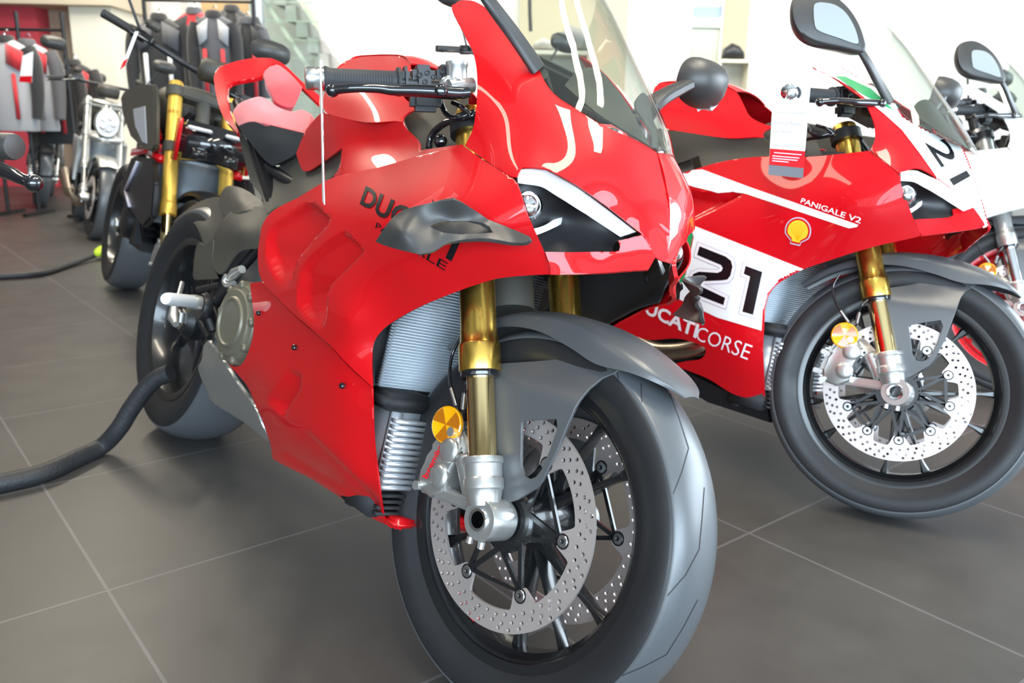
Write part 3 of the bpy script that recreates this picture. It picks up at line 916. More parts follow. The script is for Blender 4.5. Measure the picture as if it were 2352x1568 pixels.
DRL_O = [(1192, 391, 1), (1222, 388), (1257, 391, 1), (1326, 430), (1394, 478), (1466, 533, 1), (1430, 545, 1), (1360, 499), (1300, 461), (1279, 448), (1255, 433), (1237, 427), (1194, 421, 1)]
DRL_C = [(1192, 391, -.190), (1257, 391, -.158), (1326, 430, -.129), (1394, 478, -.087), (1466, 533, -.043), (1430, 545, -.056), (1360, 499, -.095), (1279, 448, -.138), (1237, 427, -.158), (1194, 421, -.182)]
TANK_O = [(741, 243), (747, 206), (756, 180), (772, 158), (788, 144), (802, 137), (823, 131), (884, 128), (925, 131), (943, 149), (935, 180), (925, 216), (945, 238), (966, 246, 1), (940, 258), (928, 268), (925, 280, 1), (902, 278), (839, 281), (764, 264), (752, 262, 1)]
TANK_C = [(741, 243, -.150), (747, 206, -.135), (772, 158, -.095), (802, 137, -.060), (823, 131, -.045), (884, 128, -.045), (925, 131, -.06), (943, 149, -.075), (925, 216, -.135), (966, 246, -.140), (925, 280, -.165), (839, 281, -.178), (764, 264, -.160), (840, 200, -.140), (840, 165, -.10)]
SHLD_O = [(752, 262, 1), (764, 264), (839, 281), (902, 278), (925, 279, 1), (931, 294), (948, 310), (962, 326), (965, 345, 1), (1062, 331, 1), (1064, 337, 1), (980, 356), (870, 387), (776, 407), (766, 404, 1), (780, 381), (786, 339, 1), (735, 376), (698, 393), (680, 353, 1), (700, 304), (722, 275), (740, 258)]
SHLD_C = [(752, 262, -.158), (839, 281, -.177), (902, 278, -.168), (925, 279, -.166), (962, 326, -.172), (965, 345, -.176), (1062, 331, -.190), (980, 356, -.193), (870, 387, -.197), (776, 405, -.198), (786, 339, -.176), (735, 376, -.150), (698, 393, -.135), (680, 353, -.128), (700, 304, -.130), (740, 258, -.148),
          (800, 330, -.172), (850, 330, -.168), (760, 310, -.168), (900, 330, -.166)]
TAIL_O = [(545, 306, 1), (531, 290), (521, 280), (508, 258), (498, 225), (492, 190), (492, 173), (500, 158), (512, 150), (553, 138), (589, 133), (614, 133), (630, 136), (655, 150), (698, 191), (734, 219, 1), (733, 236, 1), (726, 232), (693, 200), (660, 164), (640, 149), (628, 149), (617, 155), (606, 168), (596, 176), (543, 186), (528, 193), (522, 204), (524, 236), (533, 270), (548, 300)]
TAIL_C = [(545, 306, -.128), (521, 280, -.128), (498, 225, -.122), (492, 173, -.108), (512, 150, -.085), (553, 138, -.035), (589, 133, .005), (614, 133, .025), (655, 150, .058), (698, 191, .085), (734, 219, .10), (693, 200, .075), (640, 149, .04), (606, 168, .0), (543, 186, -.07), (524, 236, -.11)]
PAD_O = [(607, 166), (616, 157), (630, 150), (641, 150), (663, 166), (691, 196), (693, 205), (678, 240), (670, 246), (655, 245), (635, 235), (624, 217), (609, 184)]
PAD_C = [(607, 166, -.02), (641, 150, .03), (691, 196, .05), (670, 246, .02), (635, 235, -.02), (650, 195, .0)]
SEATR_O = [(535, 262), (540, 248), (552, 236), (575, 226), (597, 222), (616, 229), (640, 246), (671, 256), (691, 251), (706, 257), (715, 264), (711, 284), (698, 305, 1), (665, 297), (640, 291), (606, 283), (575, 279), (547, 289, 1)]
SEATR_C = [(535, 262, -.140), (552, 236, -.120), (597, 222, -.06), (640, 246, -.05), (671, 256, -.06), (715, 264, -.08), (698, 305, -.115), (640, 291, -.135), (575, 279, -.15), (547, 289, -.145), (610, 260, -.12)]
SEATB_O = [(547, 290, 1), (575, 280), (606, 284), (640, 292), (665, 298), (698, 306, 1), (692, 330), (681, 351), (655, 368), (626, 381, 1), (606, 366), (575, 328)]
SEATB_C = [(547, 290, -.145), (575, 280, -.15), (640, 292, -.137), (698, 306, -.116), (681, 351, -.115), (626, 381, -.12), (606, 366, -.127), (620, 330, -.140)]
SUB_O = [(545, 298, 1), (606, 370), (626, 386), (660, 372), (684, 354), (700, 394), (738, 376), (784, 341, 1), (780, 381), (768, 402), (735, 424), (700, 444), (660, 468), (632, 478), (612, 492, 1), (600, 450), (575, 415), (560, 360)]
SUB_C = [(545, 298, -.10), (626, 386, -.10), (700, 394, -.12), (784, 341, -.150), (768, 402, -.165), (700, 444, -.165), (612, 492, -.165), (575, 415, -.11), (650, 430, -.12)]
HUG1_O = [(396, 512), (413, 494), (446, 470), (473, 457), (502, 453), (512, 470), (524, 498), (500, 530), (492, 549), (468, 563, 1), (458, 534), (446, 514), (428, 502), (410, 504)]
HUG1_C = [(396, 512, -.03), (446, 470, -.04), (502, 453, -.05), (524, 498, -.10), (492, 549, -.118), (468, 563, -.12), (446, 514, -.10), (428, 502, -.07), (480, 500, -.085)]
HUG2_O = [(468, 563, 1), (490, 551, 1), (488, 594), (490, 611), (500, 640, 1), (446, 643, 1), (443, 627), (448, 578), (457, 556)]
HUG2_C = [(468, 563, -.12), (490, 551, -.13), (500, 640, -.14), (446, 643, -.12), (443, 627, -.12), (448, 578, -.115)]
COV1_O = [(503, 458), (511, 437), (522, 427), (539, 427), (567, 437), (592, 455), (611, 470), (612, 480), (579, 482), (546, 490), (523, 500), (506, 478)]
COV1_C = [(503, 458, -.07), (522, 427, -.06), (567, 437, -.07), (611, 470, -.10), (579, 482, -.125), (523, 500, -.12), (550, 460, -.11)]
COV2_O = [(521, 493), (546, 480), (579, 475), (610, 476), (618, 495), (603, 514), (597, 546), (593, 569), (570, 572), (548, 580), (530, 600), (523, 612), (512, 627), (499, 627), (485, 600), (488, 561), (496, 528)]
COV2_C = [(521, 493, -.12), (546, 480, -.115), (610, 476, -.12), (618, 495, -.14), (597, 546, -.165), (593, 569, -.165), (548, 580, -.165), (523, 612, -.16), (499, 627, -.15), (485, 600, -.13), (488, 561, -.125), (550, 530, -.170)]
EXH_O = [(477, 782, 1), (467, 796), (463, 826), (455, 847), (470, 888), (483, 918), (504, 935), (538, 956), (565, 973), (617, 1015, 1), (616, 1003), (602, 976), (582, 932), (545, 881), (517, 837), (492, 800)]
EXH_C = [(477, 782, -.16), (463, 826, -.13), (455, 847, -.12), (483, 918, -.10), (538, 956, -.095), (617, 1015, -.12), (602, 976, -.15), (545, 881, -.165), (517, 837, -.17), (500, 860, -.15)]

SPORT = {}
def sport_meshes():
    if SPORT: return SPORT
    S = SPORT
    S['nose'] = panel_mesh('nose_cowl', NOSE_O, NOSE_C, 8, reg=.25)
    S['side'] = panel_mesh('side_fairing', SIDE_O, SIDE_C, 6, reg=.1, recess=SCOOPS)
    S['low'] = panel_mesh('lower_fairing', LOW_O, [(x, y, Y+.004) for x, y, Y in LOW_C], 6, recess=LOW_R)
    S['chin'] = panel_mesh('chin_lip', CHIN_O, CHIN_C, 6, thick=.006)
    S['lamp'] = panel_mesh('headlight_housing', LAMP_O, LAMP_C, 8)
    S['drl'] = panel_mesh('daylight_strip', DRL_O, DRL_C, 6, thick=.006)
    S['tank'] = panel_mesh('fuel_tank', TANK_O, TANK_C, 7, reg=.1)
    S['shld'] = panel_mesh('tank_shoulder_cover', SHLD_O, SHLD_C, 6, reg=.1)
    S['tail'] = panel_mesh('tail_cowl', TAIL_O, TAIL_C, 5, thick=.012)
    S['pad'] = panel_mesh('passenger_pad', PAD_O, PAD_C, 6, thick=.03)
    S['seatr'] = panel_mesh('seat', SEATR_O, SEATR_C, 6, thick=.05)
    S['seatb'] = panel_mesh('seat_front', SEATB_O, SEATB_C, 6, thick=.05)
    S['sub'] = panel_mesh('frame_cover', SUB_O, SUB_C, 8)
    S['hug1'] = panel_mesh('rear_hugger', HUG1_O, HUG1_C, 6)
    S['hug2'] = panel_mesh('swingarm_guard', HUG2_O, HUG2_C, 8)
    S['cov1'] = panel_mesh('exhaust_heat_cover', COV1_O, COV1_C, 6)
    S['cov2'] = panel_mesh('exhaust_side_cover', COV2_O, COV2_C, 6)
    S['exh'] = panel_mesh('exhaust_cover', EXH_O, EXH_C, 6, thick=.008)
    for k in ('nose', 'side', 'low', 'chin', 'lamp', 'drl', 'tank', 'shld', 'sub', 'exh', 'seatr', 'seatb'):
        S[k+'L'] = mirror_mesh(S[k])
    # tank top between the two flanks
    top = [(756, 180, -.115), (772, 158, -.095), (788, 144, -.078), (802, 137, -.060), (823, 131, -.045), (852, 129, -.044), (884, 128, -.045), (925, 131, -.06), (943, 149, -.075)]
    A = np.array([bx(*p) for p in top]); Bm = A*[1, -1, 1]; mid = (A+Bm)/2+np.array([0, 0, .012])
    S['tanktop'] = grid_mesh('tank_top', loft_grid([A, A*[1, .5, 1]+[0, 0, .009], mid, Bm*[1, .5, 1]+[0, 0, .009], Bm], 4, 3), .003)
    # screen: bubble between the inner edges of the nose, from its tip up to the ears
    edge = [(1508, 349, -.001), (1462, 323, -.038), (1381, 286, -.084), (1326, 252, -.108), (1279, 221, -.120), (1238, 160, -.121), (1206, 110, -.121), (1170, 62, -.120), (1130, 28, -.122), (1090, 3, -.125)]
    E_ = spline([bx(*p) for p in edge], 4); n = len(E_)
    crest = spline([(.062, 0, .889), (.030, 0, .930), (-.012, 0, .980), (-.085, 0, 1.060), (-.150, 0, 1.132), (-.185, 0, 1.166), (-.205, 0, 1.185)], 8)
    cs = np.array([crest[int(round(i*(len(crest)-1)/(n-1)))] for i in range(n)])
    rows = []
    for i in range(n):
        w_ = max(abs(E_[i][1]), 1e-4); row = []
        for t in np.linspace(-1, 1, 25):
            base = np.array([E_[i][0], t*w_, E_[i][2]]); k = (1-abs(t)**2.6)
            c = cs[i]; row.append(base+(c-np.array([E_[i][0], 0, E_[i][2]]))*k)
        rows.append(row)
    S['screen'] = grid_mesh('windscreen', np.array(rows), .003)
    # winglet with its slot
    WO = [(1122, 504, 1), (1086, 480), (1062, 466), (1043, 458, 1), (1010, 462), (970, 470), (930, 481), (905, 497), (885, 520), (862, 555, 1), (890, 566), (919, 574), (945, 580), (963, 583), (985, 580), (1003, 573), (1024, 560), (1053, 552), (1085, 548), (1118, 547), (1150, 552), (1180, 557), (1205, 557), (1217, 551), (1217, 544), (1196, 534), (1160, 519)]
    WH = [(988, 520), (998, 514), (1012, 510), (1036, 508), (1080, 507), (1108, 511), (1124, 520), (1132, 534), (1100, 536), (1055, 538), (1018, 534), (1000, 527)]
    WC = [(1122, 504, -.222), (1086, 480, -.252), (1043, 458, -.284), (970, 470, -.310), (905, 497, -.327), (862, 555, -.333), (919, 574, -.328), (963, 583, -.316), (1003, 573, -.296), (1053, 552, -.268), (1118, 547, -.240), (1180, 557, -.208), (1217, 548, -.195), (1160, 519, -.207), (1036, 508, -.272), (988, 520, -.298), (1018, 534, -.288), (1132, 534, -.226), (920, 530, -.334)]
    S['wingA'] = panel_mesh('winglet', WO, WC, 5, thick=.006, holes=[WH])
    WB = [(975, 515, 1), (1036, 500), (1124, 505, 1), (1150, 530), (1140, 542, 1), (1050, 545), (985, 535, 1)]
    S['wingB'] = panel_mesh('winglet_slot_backing', WB, [(975, 515, -.285), (1124, 505, -.208), (1150, 530, -.205), (1050, 545, -.250), (985, 535, -.280), (1050, 520, -.250)], 7, thick=.004)  # added dark backing sheet that makes the slot read as shaded
    for k in ('wingA', 'wingB'): S[k+'L'] = mirror_mesh(S[k])
    return S

def radiator_mesh(x0, tilt, yw, z0, z1, pitch, th, depth=.02, tanks=True, y0=None):
    bm = bmesh.new(); n = int((z1-z0)/pitch)
    if y0 is not None:
        for s in (-1, 1):
            for i in range(n): box_bm(bm, (x0, s*(y0+yw)/2, z0+(i+.5)*pitch), (depth, yw-y0, th))
            box_bm(bm, (x0-depth*.6, s*(y0+yw)/2, (z0+z1)/2), (depth*.5, yw-y0, z1-z0))
        box_bm(bm, (x0-.095, 0, (z0+z1)/2), (.02, 2*yw, z1-z0))
        for s in (-1, 1): box_bm(bm, (x0-.05, s*(yw-.01), (z0+z1)/2), (.10, .012, z1-z0))
        return bm_mesh('oil_cooler', bm, .5)
    for i in range(n):
        z = z0+(i+.5)*pitch
        box_bm(bm, (x0+(z-z0)*tilt, 0, z), (depth, 2*yw, th))
    box_bm(bm, (x0-depth*.6+(z1-z0)/2*tilt, 0, (z0+z1)/2), (depth*.5, 2*yw, z1-z0))
    for s in ((-1, 1) if tanks else ()): box_bm(bm, (x0+(z1-z0)/2*tilt, s*(yw+.007), (z0+z1)/2), (depth*1.3, .014, z1-z0), None, .003)
    return bm_mesh('radiator', bm, .5)

def decal(name, V, F, quad, targets, frame, material, parent, off=.0012, L=None):
    """lay a flat figure (unit square V) on bodywork: quad = where its corners are seen in the photograph (tl, tr, br, bl)"""
    src = np.array([(0, 1), (1, 1), (1, 0), (0, 0)], float); dst = np.array(quad, float)
    A = []; b = []
    for (x, y), (u, v) in zip(src, dst):
        A.append([x, y, 1, 0, 0, 0, -u*x, -u*y]); b.append(u); A.append([0, 0, 0, x, y, 1, -v*x, -v*y]); b.append(v)
    h = np.linalg.solve(np.array(A), np.array(b))
    V2, F2 = subdivide_flat(V, F, L or .06)
    u = V2[:, 0]; v = V2[:, 1]; w_ = h[6]*u+h[7]*v+1
    px = np.stack([(h[0]*u+h[1]*v+h[2])/w_, (h[3]*u+h[4]*v+h[5])/w_], 1)
    return lay(name, px, F2, targets, frame, material, parent, off)

def lay(name, px, F, targets, frame, material, parent, off=.0012):
    bvs = []
    for t in targets:
        me = t.data; mtx = t.matrix_local if t.parent else Matrix()
        vs = [mtx @ v.co for v in me.vertices]
        bvs.append(BVHTree.FromPolygons(vs, [p.vertices[:] for p in me.polygons]))
    o = (CO-frame.O)@frame.M.T
    P = []; ok = []
    for x, y in px:
        d = rays(x, y)@frame.M.T; d = d/np.linalg.norm(d); best = None
        for bv in bvs:
            hit = bv.ray_cast(Vector(o), Vector(d), 12)
            if hit[0] is not None and (best is None or hit[3] < best[3]): best = hit
        if best is None: P.append(o+d); ok.append(False); continue
        n = best[1]
        if n.dot(Vector(d)) > 0: n = -n
        P.append(np.array(best[0]+n*off)); ok.append(True)
    F = [f for f in F if all(ok[i] for i in f)]
    F = [f for f in F if max(np.linalg.norm(P[f[i]]-P[f[i-1]]) for i in range(len(f))) < .12]
    used = sorted({i for f in F for i in f}); mp = {i: k for k, i in enumerate(used)}
    if not used: return None
    me = mesh(name, [P[i] for i in used], [[mp[i] for i in f] for f in F])
    return link(name, me, material, parent, smooth=True)

def px_poly(pts, L=8, holes=()):
    V, F = fill2d(np.array(pts, float)/100, [np.array(h, float)/100 for h in holes], 0)
    V, F = subdivide_flat(V, F, L/100); return V[:, :2]*100, F

def px_line(pts, w=1.2):
    """a thin line along pixel points -> (px, F)"""
    P = np.array(pts, float); out = []; F = []
    Q = []
    for a, b in zip(P[:-1], P[1:]):
        n = max(1, int(np.linalg.norm(b-a)/6))
        Q += [a+(b-a)*k/n for k in range(n)]
    Q.append(P[-1]); Q = np.array(Q); T = np.gradient(Q, axis=0); T /= np.linalg.norm(T, axis=1)[:, None]; N = np.stack([-T[:, 1], T[:, 0]], 1)
    out = np.concatenate([Q+N*w/2, Q-N*w/2]); n = len(Q)
    F = [(i, i+1, n+i+1, n+i) for i in range(n-1)]
    return out, F
# ---------------------------------------------------------------- frames of the second motorcycle, and the turned right-hand mirror seen on it
C2 = (.9190, 1.9120, .2960)
B2 = bike_frame(C2, -.83, .21); W2 = bike_frame(C2, -.50, .24); F2 = fork_frame(W2, C2, -.66, .33)
B2.O = B2.O-B2.M[2]*.026-B2.M[0]*.012
def right_mirror():
    sh = [(1819, 35), (1820, 8), (1829, -12), (1850, -22), (1880, -22), (1912, -8), (1945, 20), (1970, 58), (1985, 104), (1983, 118), (1972, 122), (1930, 112), (1872, 99), (1842, 82), (1826, 60)]
    gl = [(1864, 22), (1872, 12), (1892, 12), (1915, 18), (1938, 36), (1957, 68), (1966, 100), (1958, 105), (1920, 92), (1876, 76), (1866, 60)]
    Yf = lambda x: -.235-(1985-x)/166*.125
    O = spline([B2.y(x, y, Yf(x)) for x, y in sh], 4, closed=True); G = spline([B2.y(x, y, Yf(x)) for x, y in gl], 4, closed=True)
    c = O.mean(0); gc = G.mean(0)
    n = np.cross(O[10]-c, O[0]-c); n /= np.linalg.norm(n)
    if n@((CO-B2.O)@B2.M.T-c) < 0: n = -n
    bm = bmesh.new(); rings = []
    for k, (sc_, d, cc) in enumerate(((1, .006, c), (1.02, 0, c), (1.0, -.012, c), (.90, -.030, c), (.68, -.044, c), (.35, -.050, c), (.05, -.051, c))):
        rings.append([bm.verts.new(cc+(p-c)*sc_+n*d) for p in O])
    inner = [[bm.verts.new(gc+(p-gc)*k+n*d) for p in O] for k, d in ((.93, .009),)]
    L = len(O)
    for A, Bq in zip(rings[:-1], rings[1:]):
        for q in range(L): bm.faces.new((A[q], A[(q+1) % L], Bq[(q+1) % L], Bq[q]))
    for q in range(L): bm.faces.new((rings[0][q], inner[0][q], inner[0][(q+1) % L], rings[0][(q+1) % L]))
    bm.faces.new(rings[-1]); bm.faces.new(inner[0])
    shell = bm_mesh('mirror_shell', bm, .8)
    bm = bmesh.new(); prism_bm(bm, [p+n*.0095 for p in G], [p+n*.0120 for p in G]); glass_ = bm_mesh('mirror_glass', bm, .6)
    bm = bmesh.new()
    st = [B2.y(1974, 112, -.242), B2.y(1994, 145, -.215), B2.y(2018, 190, -.165), B2.y(2044, 236, -.122)]
    sweep_bm(bm, spline(st, 5), [.018, .026], [.011, .013], (1, 0, 0))
    tube_bm(bm, [st[0], st[0]-(st[1]-st[0])*.35], .009, 10)
    arm = bm_mesh('mirror_arm', bm, .7)
    return arm, shell, glass_
def right_mirror_meshes(): return cached('mirR', right_mirror)
# ---------------------------------------------------------------- the sports motorcycle, body built on the template
def sweep_bm(bm, pts, wr, hr, upv, n=12):
    """rounded-rectangle section swept along points, tapering in width and height"""
    P = [Vector(p) for p in pts]; N = len(P); rings = []
    for i in range(N):
        t = (P[min(i+1, N-1)]-P[max(i-1, 0)]).normalized(); y = Vector(upv).cross(t).normalized(); z = t.cross(y); f = i/(N-1)
        w_ = (wr[0]+(wr[1]-wr[0])*f)/2; h_ = (hr[0]+(hr[1]-hr[0])*f)/2
        rings.append([bm.verts.new(P[i]+y*w_*math.copysign(abs(math.cos(a))**.6, math.cos(a))+z*h_*math.copysign(abs(math.sin(a))**.6, math.sin(a))) for a in [2*PI*(k+.5)/n for k in range(n)]])
    for A, Bq in zip(rings[:-1], rings[1:]):
        for k in range(n): bm.faces.new((A[k], A[(k+1) % n], Bq[(k+1) % n], Bq[k]))
    bm.faces.new(rings[0][::-1]); bm.faces.new(rings[-1])

def build_sport_body(root, style):
    S = sport_meshes(); c = style
    P = {}
    def add(key, name, k, material, both=True, parent=root):
        o = link(name, S[k], material, parent); P[key] = o
        if both: P[key+'L'] = link(name, S[k+'L'], material, parent)
        return o
    add('nose', 'nose_cowl', 'nose', c['nose']); add('side', 'side_fairing', 'side', c['paint']); add('low', 'lower_fairing', 'low', c['paint'])
    add('chin', 'chin_lip', 'chin', c['chin'])
    add('lamp', 'headlight_housing', 'lamp', M['lampblack'])
    for q in (P['lamp'], P['lampL']): q.location = (-.012, 0, 0)
    for k, s in (('lamp', -1), ('lampL', 1)):
        d = link('daylight_strip', S['drl' if s < 0 else 'drlL'], M['drl'], P[k]); d.location = (.008, 0, 0)
        def proj():
            cc = bx(1225, 474, -.168)
            return lathe('lamp_projector', [(.020, -.02), (.021, 0), (.018, .004), (.0175, .002), (.015, .008), (.009, .012), (0, .0135)], cc, (.80, -.55, .1), 28)
        pm = cached('proj', proj); pm2 = cached('projL', lambda: mirror_mesh(pm))
        link('lamp_projector', pm if s < 0 else pm2, M['chrome'], P[k])
        def refl():
            o = [(1228, 530, 1), (1262, 520), (1287, 505, 1), (1305, 500, 1), (1302, 517, 1), (1270, 532), (1237, 545, 1)]
            return panel_mesh('reflector_bowl', o, [(1228, 530, -.155), (1287, 505, -.120), (1305, 500, -.108), (1302, 517, -.108), (1237, 545, -.148)], 6)
        rm = cached('bowl', refl); rm2 = cached('bowlL', lambda: mirror_mesh(rm))
        link('reflector_bowl', rm if s < 0 else rm2, M['silver'], P[k])
    add('tank', 'fuel_tank', 'tank', c['paint']); link('tank_top', S['tanktop'], c['paint'], root)
    add('shld', 'tank_shoulder_cover', 'shld', c.get('shld', c['paint']))
    add('sub', 'frame_cover', 'sub', M['cover'])
    link('tail_cowl', S['tail'], c['paint'], root)
    link('passenger_pad', S['pad'], c['pad'], root)
    for s in ('', 'L'):
        link('seat', S['seatr'+s], c['pad'], root); link('seat_front', S['seatb'+s], M['blackpad'], root)
    link('rear_hugger', S['hug1'], M['cover'], root); link('swingarm_guard', S['hug2'], M['cover'], root)
    link('exhaust_heat_cover', S['cov1'], M['cover'], root); link('exhaust_side_cover', S['cov2'], M['cover'], root)
    add('exh', 'exhaust_cover', 'exh', M['silver'])
    link('windscreen', S['screen'], M['screen'], root)
    for s in ('', 'L'):
        wq = link('winglet', S['wingA'+s], M['wing'], root); link('winglet_slot_backing', S['wingB'+s], M['black'], wq)
        P['wing'+s] = wq
        if c.get('nowing'):
            pass
    # dark inner linings of both side fairings, engine and frame mass between them
    for s, k in ((1, 'side'), (-1, 'side')):
        src = S['side' if s > 0 else 'sideL']
        key = 'lin%d' % s
        def f():
            me = src.copy(); me.name = 'inner_fairing'; me.materials.clear()
            for v in me.vertices: v.co.y *= .955; v.co.x = v.co.x-.010
            return me
        link('inner_fairing', cached(key, f), M['darkgap'], root)
    def core():
        bm = bmesh.new()
        rows = []
        for x, yw, z0, z1 in ((-.40, .11, .26, .60), (-.50, .12, .24, .72), (-.62, .125, .24, .80), (-.78, .125, .24, .80), (-.92, .10, .28, .74), (-1.02, .06, .32, .66)):
            ring = [(x, yw*math.cos(a)*(1.0 if True else 1), (z0+z1)/2+(z1-z0)/2*math.sin(a)) for a in [2*PI*(k+.5)/16 for k in range(16)]]
            rows.append([bm.verts.new(p) for p in ring])
        for A, Bq in zip(rows[:-1], rows[1:]):
            for k in range(16): bm.faces.new((A[k], A[(k+1) % 16], Bq[(k+1) % 16], Bq[k]))
        bm.faces.new(rows[0][::-1]); bm.faces.new(rows[-1])
        return bm_mesh('engine_block', bm, 1)
    link('engine_block', cached('core', core), M['black'], root)
    def duct():
        bm = bmesh.new()
        box_bm(bm, (-.28, 0, .80), (.22, .26, .12), None, .02)
        box_bm(bm, (-.08, 0, .80), (.20, .10, .10), None, .02)
        tube_bm(bm, [(-.18, 0, .60), (-.30, 0, .86)], .045, 20)
        return bm_mesh('air_duct', bm, .6)
    link('air_duct', cached('duct', duct), M['cover'], root)
    def dash():
        bm = bmesh.new(); box_bm(bm, (-.20, 0, .985), (.02, .16, .09), Matrix.Rotation(.9, 3, 'Y'), .008)
        for s in (-1, 1): tube_bm(bm, [(-.195, s*.05, .97), (-.14, s*.06, .955), (-.10, s*.115, .968)], .010, 10)
        return bm_mesh('dashboard', bm, .6)
    link('dashboard', cached('dash', dash), M['cover'], root)
    def incowl():
        o = [(1296, 196, 1), (1330, 160), (1372, 158), (1410, 196), (1445, 245), (1494, 336, 1), (1440, 302), (1370, 258)]
        return panel_mesh('inner_cowl', o, [(1296, 196, -.10), (1345, 157, -.075), (1380, 162, -.05), (1440, 240, -.012), (1494, 336, -.002), (1440, 302, -.050), (1370, 258, -.083)], 7)
    ic = cached('incowl', incowl); link('inner_cowl', ic, M['cover'], root); link('inner_cowl', cached('incowlL', lambda: mirror_mesh(ic)), M['cover'], root)
    # frame side cover seen between tank and fork
    def fcov():
        o = [(926, 270, 1), (966, 243), (1010, 228), (1075, 225, 1), (1072, 340, 1), (960, 352, 1)]
        return panel_mesh('frame_head_cover', o, [(926, 270, -.13), (1010, 228, -.10), (1075, 225, -.08), (1072, 340, -.12), (960, 352, -.15), (1000, 290, -.125)], 8)
    link('frame_head_cover', cached('fcov', fcov), M['cover'], root)
    def cab():
        bm = bmesh.new()
        for pts, r in (([(985, 340, -.15), (988, 318, -.15), (1000, 300, -.15), (1025, 282, -.15), (1052, 276, -.15), (1080, 268, -.145), (1092, 262, -.14)], .006),
                       ([(1013, 225, -.17), (1016, 245, -.165), (1030, 266, -.16), (1055, 270, -.155), (1092, 255, -.14)], .0045),
                       ([(1040, 236, -.16), (1060, 246, -.16), (1080, 262, -.15)], .004)):
            tube_bm(bm, spline([bx(*p) for p in pts], 5), r, 8)
        lathe_bm(bm, [(.010, 0), (.012, .006), (.008, .012)], bx(1014, 325, -.14), (.6, -.8, 0), 14)
        return bm_mesh('cable_loom', bm, 1)
    link('cable_loom', cached('cab', cab), M['gblack'], root)
    # coolers
    r = link('radiator', cached('rad', lambda: radiator_mesh(-.300, .10, .148, .425, .70, .0052, .0024, .02, False)), M['rad'], root)
    r2 = link('oil_cooler', cached('oil', lambda: radiator_mesh(-.238, -.02, .140, .262, .395, .0104, .0064, .02, False, .068)), M['radl'], root)
    def shroud():
        bm = bmesh.new()
        box_bm(bm, (-.335, 0, .50), (.02, .36, .42), None, .004)
        box_bm(bm, (-.315, 0, .412), (.05, .33, .030), None, .008)
        for s in (-1, 1): box_bm(bm, (-.265, s*.118, .412), (.07, .095, .030), None, .008); box_bm(bm, (-.30, s*.105, .232), (.10, .07, .05), None, .004)
        for k in range(4):
            for s in (-1, 1): box_bm(bm, (-.238, s*.102, .252-k*.0105), (.014, .068, .005))
        box_bm(bm, (-.335, 0, .26), (.02, .26, .12))
        return bm_mesh('radiator_shroud', bm, .5)
    link('radiator_shroud', cached('shr', shroud), M['darkgap'], root)
    def lip():
        bm = bmesh.new(); [box_bm(bm, (-.225, s*.090, .212), (.05, .05, .014), None, .005) for s in (-1, 1)]; [box_bm(bm, (-.30, s*.095, .206), (.16, .03, .014), None, .005) for s in (-1, 1)]; box_bm(bm, (-.42, 0, .20), (.40, .19, .02), None, .006)
        return bm_mesh('belly_pan', bm, .5)
    link('belly_pan', cached('lip', lip), c['belly'], root)
    # clutch cover
    def clutch():
        cc = bx(541, 741, -.195)
        pr = [(.088, -.04), (.088, -.006), (.083, .003), (.074, .006), (.070, .010), (.056, .012), (.053, .016), (.049, .017), (.046, .013), (0, .013)]
        bm = bmesh.new(); lathe_bm(bm, pr, cc, (.05, -1, 0), 48)
        for k in range(9):
            a = 2*PI*k/9+.2; q = cc+np.array([math.cos(a)*.082, 0, math.sin(a)*.082])
            lathe_bm(bm, [(.010, -.03), (.010, .004), (.006, .008), (0, .008)], q, (.05, -1, 0), 12)
        return bm_mesh('clutch_cover', bm, .6)
    link('clutch_cover', cached('clutch', clutch), M['olive'], root)
    # rear: swingarm, sub frame tubes, foot rest
    def swing():
        bm = bmesh.new()
        tube_bm(bm, spline([(-1.46, .09, .333), (-1.40, .10, .36), (-1.2, .10, .44), (-1.0, .05, .44), (-.90, 0, .42)], 4), [.045]*4+[.05]*13, 14)
        tube_bm(bm, [(-1.46, -.05, .333), (-1.46, .10, .333)], .05, 20)
        box_bm(bm, (-1.0, 0, .43), (.14, .22, .10), None, .02)
        return bm_mesh('swingarm', bm, .9)
    link('swingarm', cached('swing', swing), M['black'], root)
    def subf():
        bm = bmesh.new()
        for s in (-1, 1):
            tube_bm(bm, [(-.80, s*.11, .74), (-1.05, s*.10, .78), (-1.40, s*.07, .95)], .014, 10)
            tube_bm(bm, [(-.92, s*.13, .60), (-1.08, s*.13, .47), (-1.10, s*.14, .36)], .012, 10)
            tube_bm(bm, [(-1.10, s*.14, .43), (-.93, s*.14, .35)], .009, 8)
            obox_bm(bm, (-.85, s*.12, .66), (-1.15, s*.10, .84), .02, .05, (0, 1, 0), .006)
        box_bm(bm, (-1.22, 0, .88), (.32, .12, .05), Matrix.Rotation(.45, 3, 'Y'), .015)
        return bm_mesh('subframe', bm, .8)
    link('subframe', cached('subf', subf), M['black'], root)
    def peg():
        a = bx(380, 686, -.30); b = bx(440, 692, -.215)
        return tube('footpeg', [a, a+(b-a)*.08, b], [.012, .0145, .0150], 12)
    pg = link('footpeg', cached('peg', peg), M['brightalu'], root)
    def heel():
        b = bx(448, 694, -.205); return lathe('footpeg_mount', [(.016, -.012), (.018, 0), (.016, .014)], b, (0, 1, 0), 18)
    link('footpeg_mount', cached('heel', heel), M['silver'], root)
    link('brake_pedal', cached('pedal', lambda: tube('brake_pedal', [bx(418, 650, -.16), bx(408, 690, -.19), bx(400, 706, -.20), bx(398, 730, -.20), bx(404, 745, -.20)], [.006, .007, .010, .014, .008], 12)), M['silver'], root)
    link('rear_brake_cylinder', cached('rbc', lambda: tube('rear_brake_cylinder', [bx(530, 640, -.18), bx(540, 628, -.19), bx(556, 618, -.19)], [.011, .013, .009], 12)), M['silver'], root)
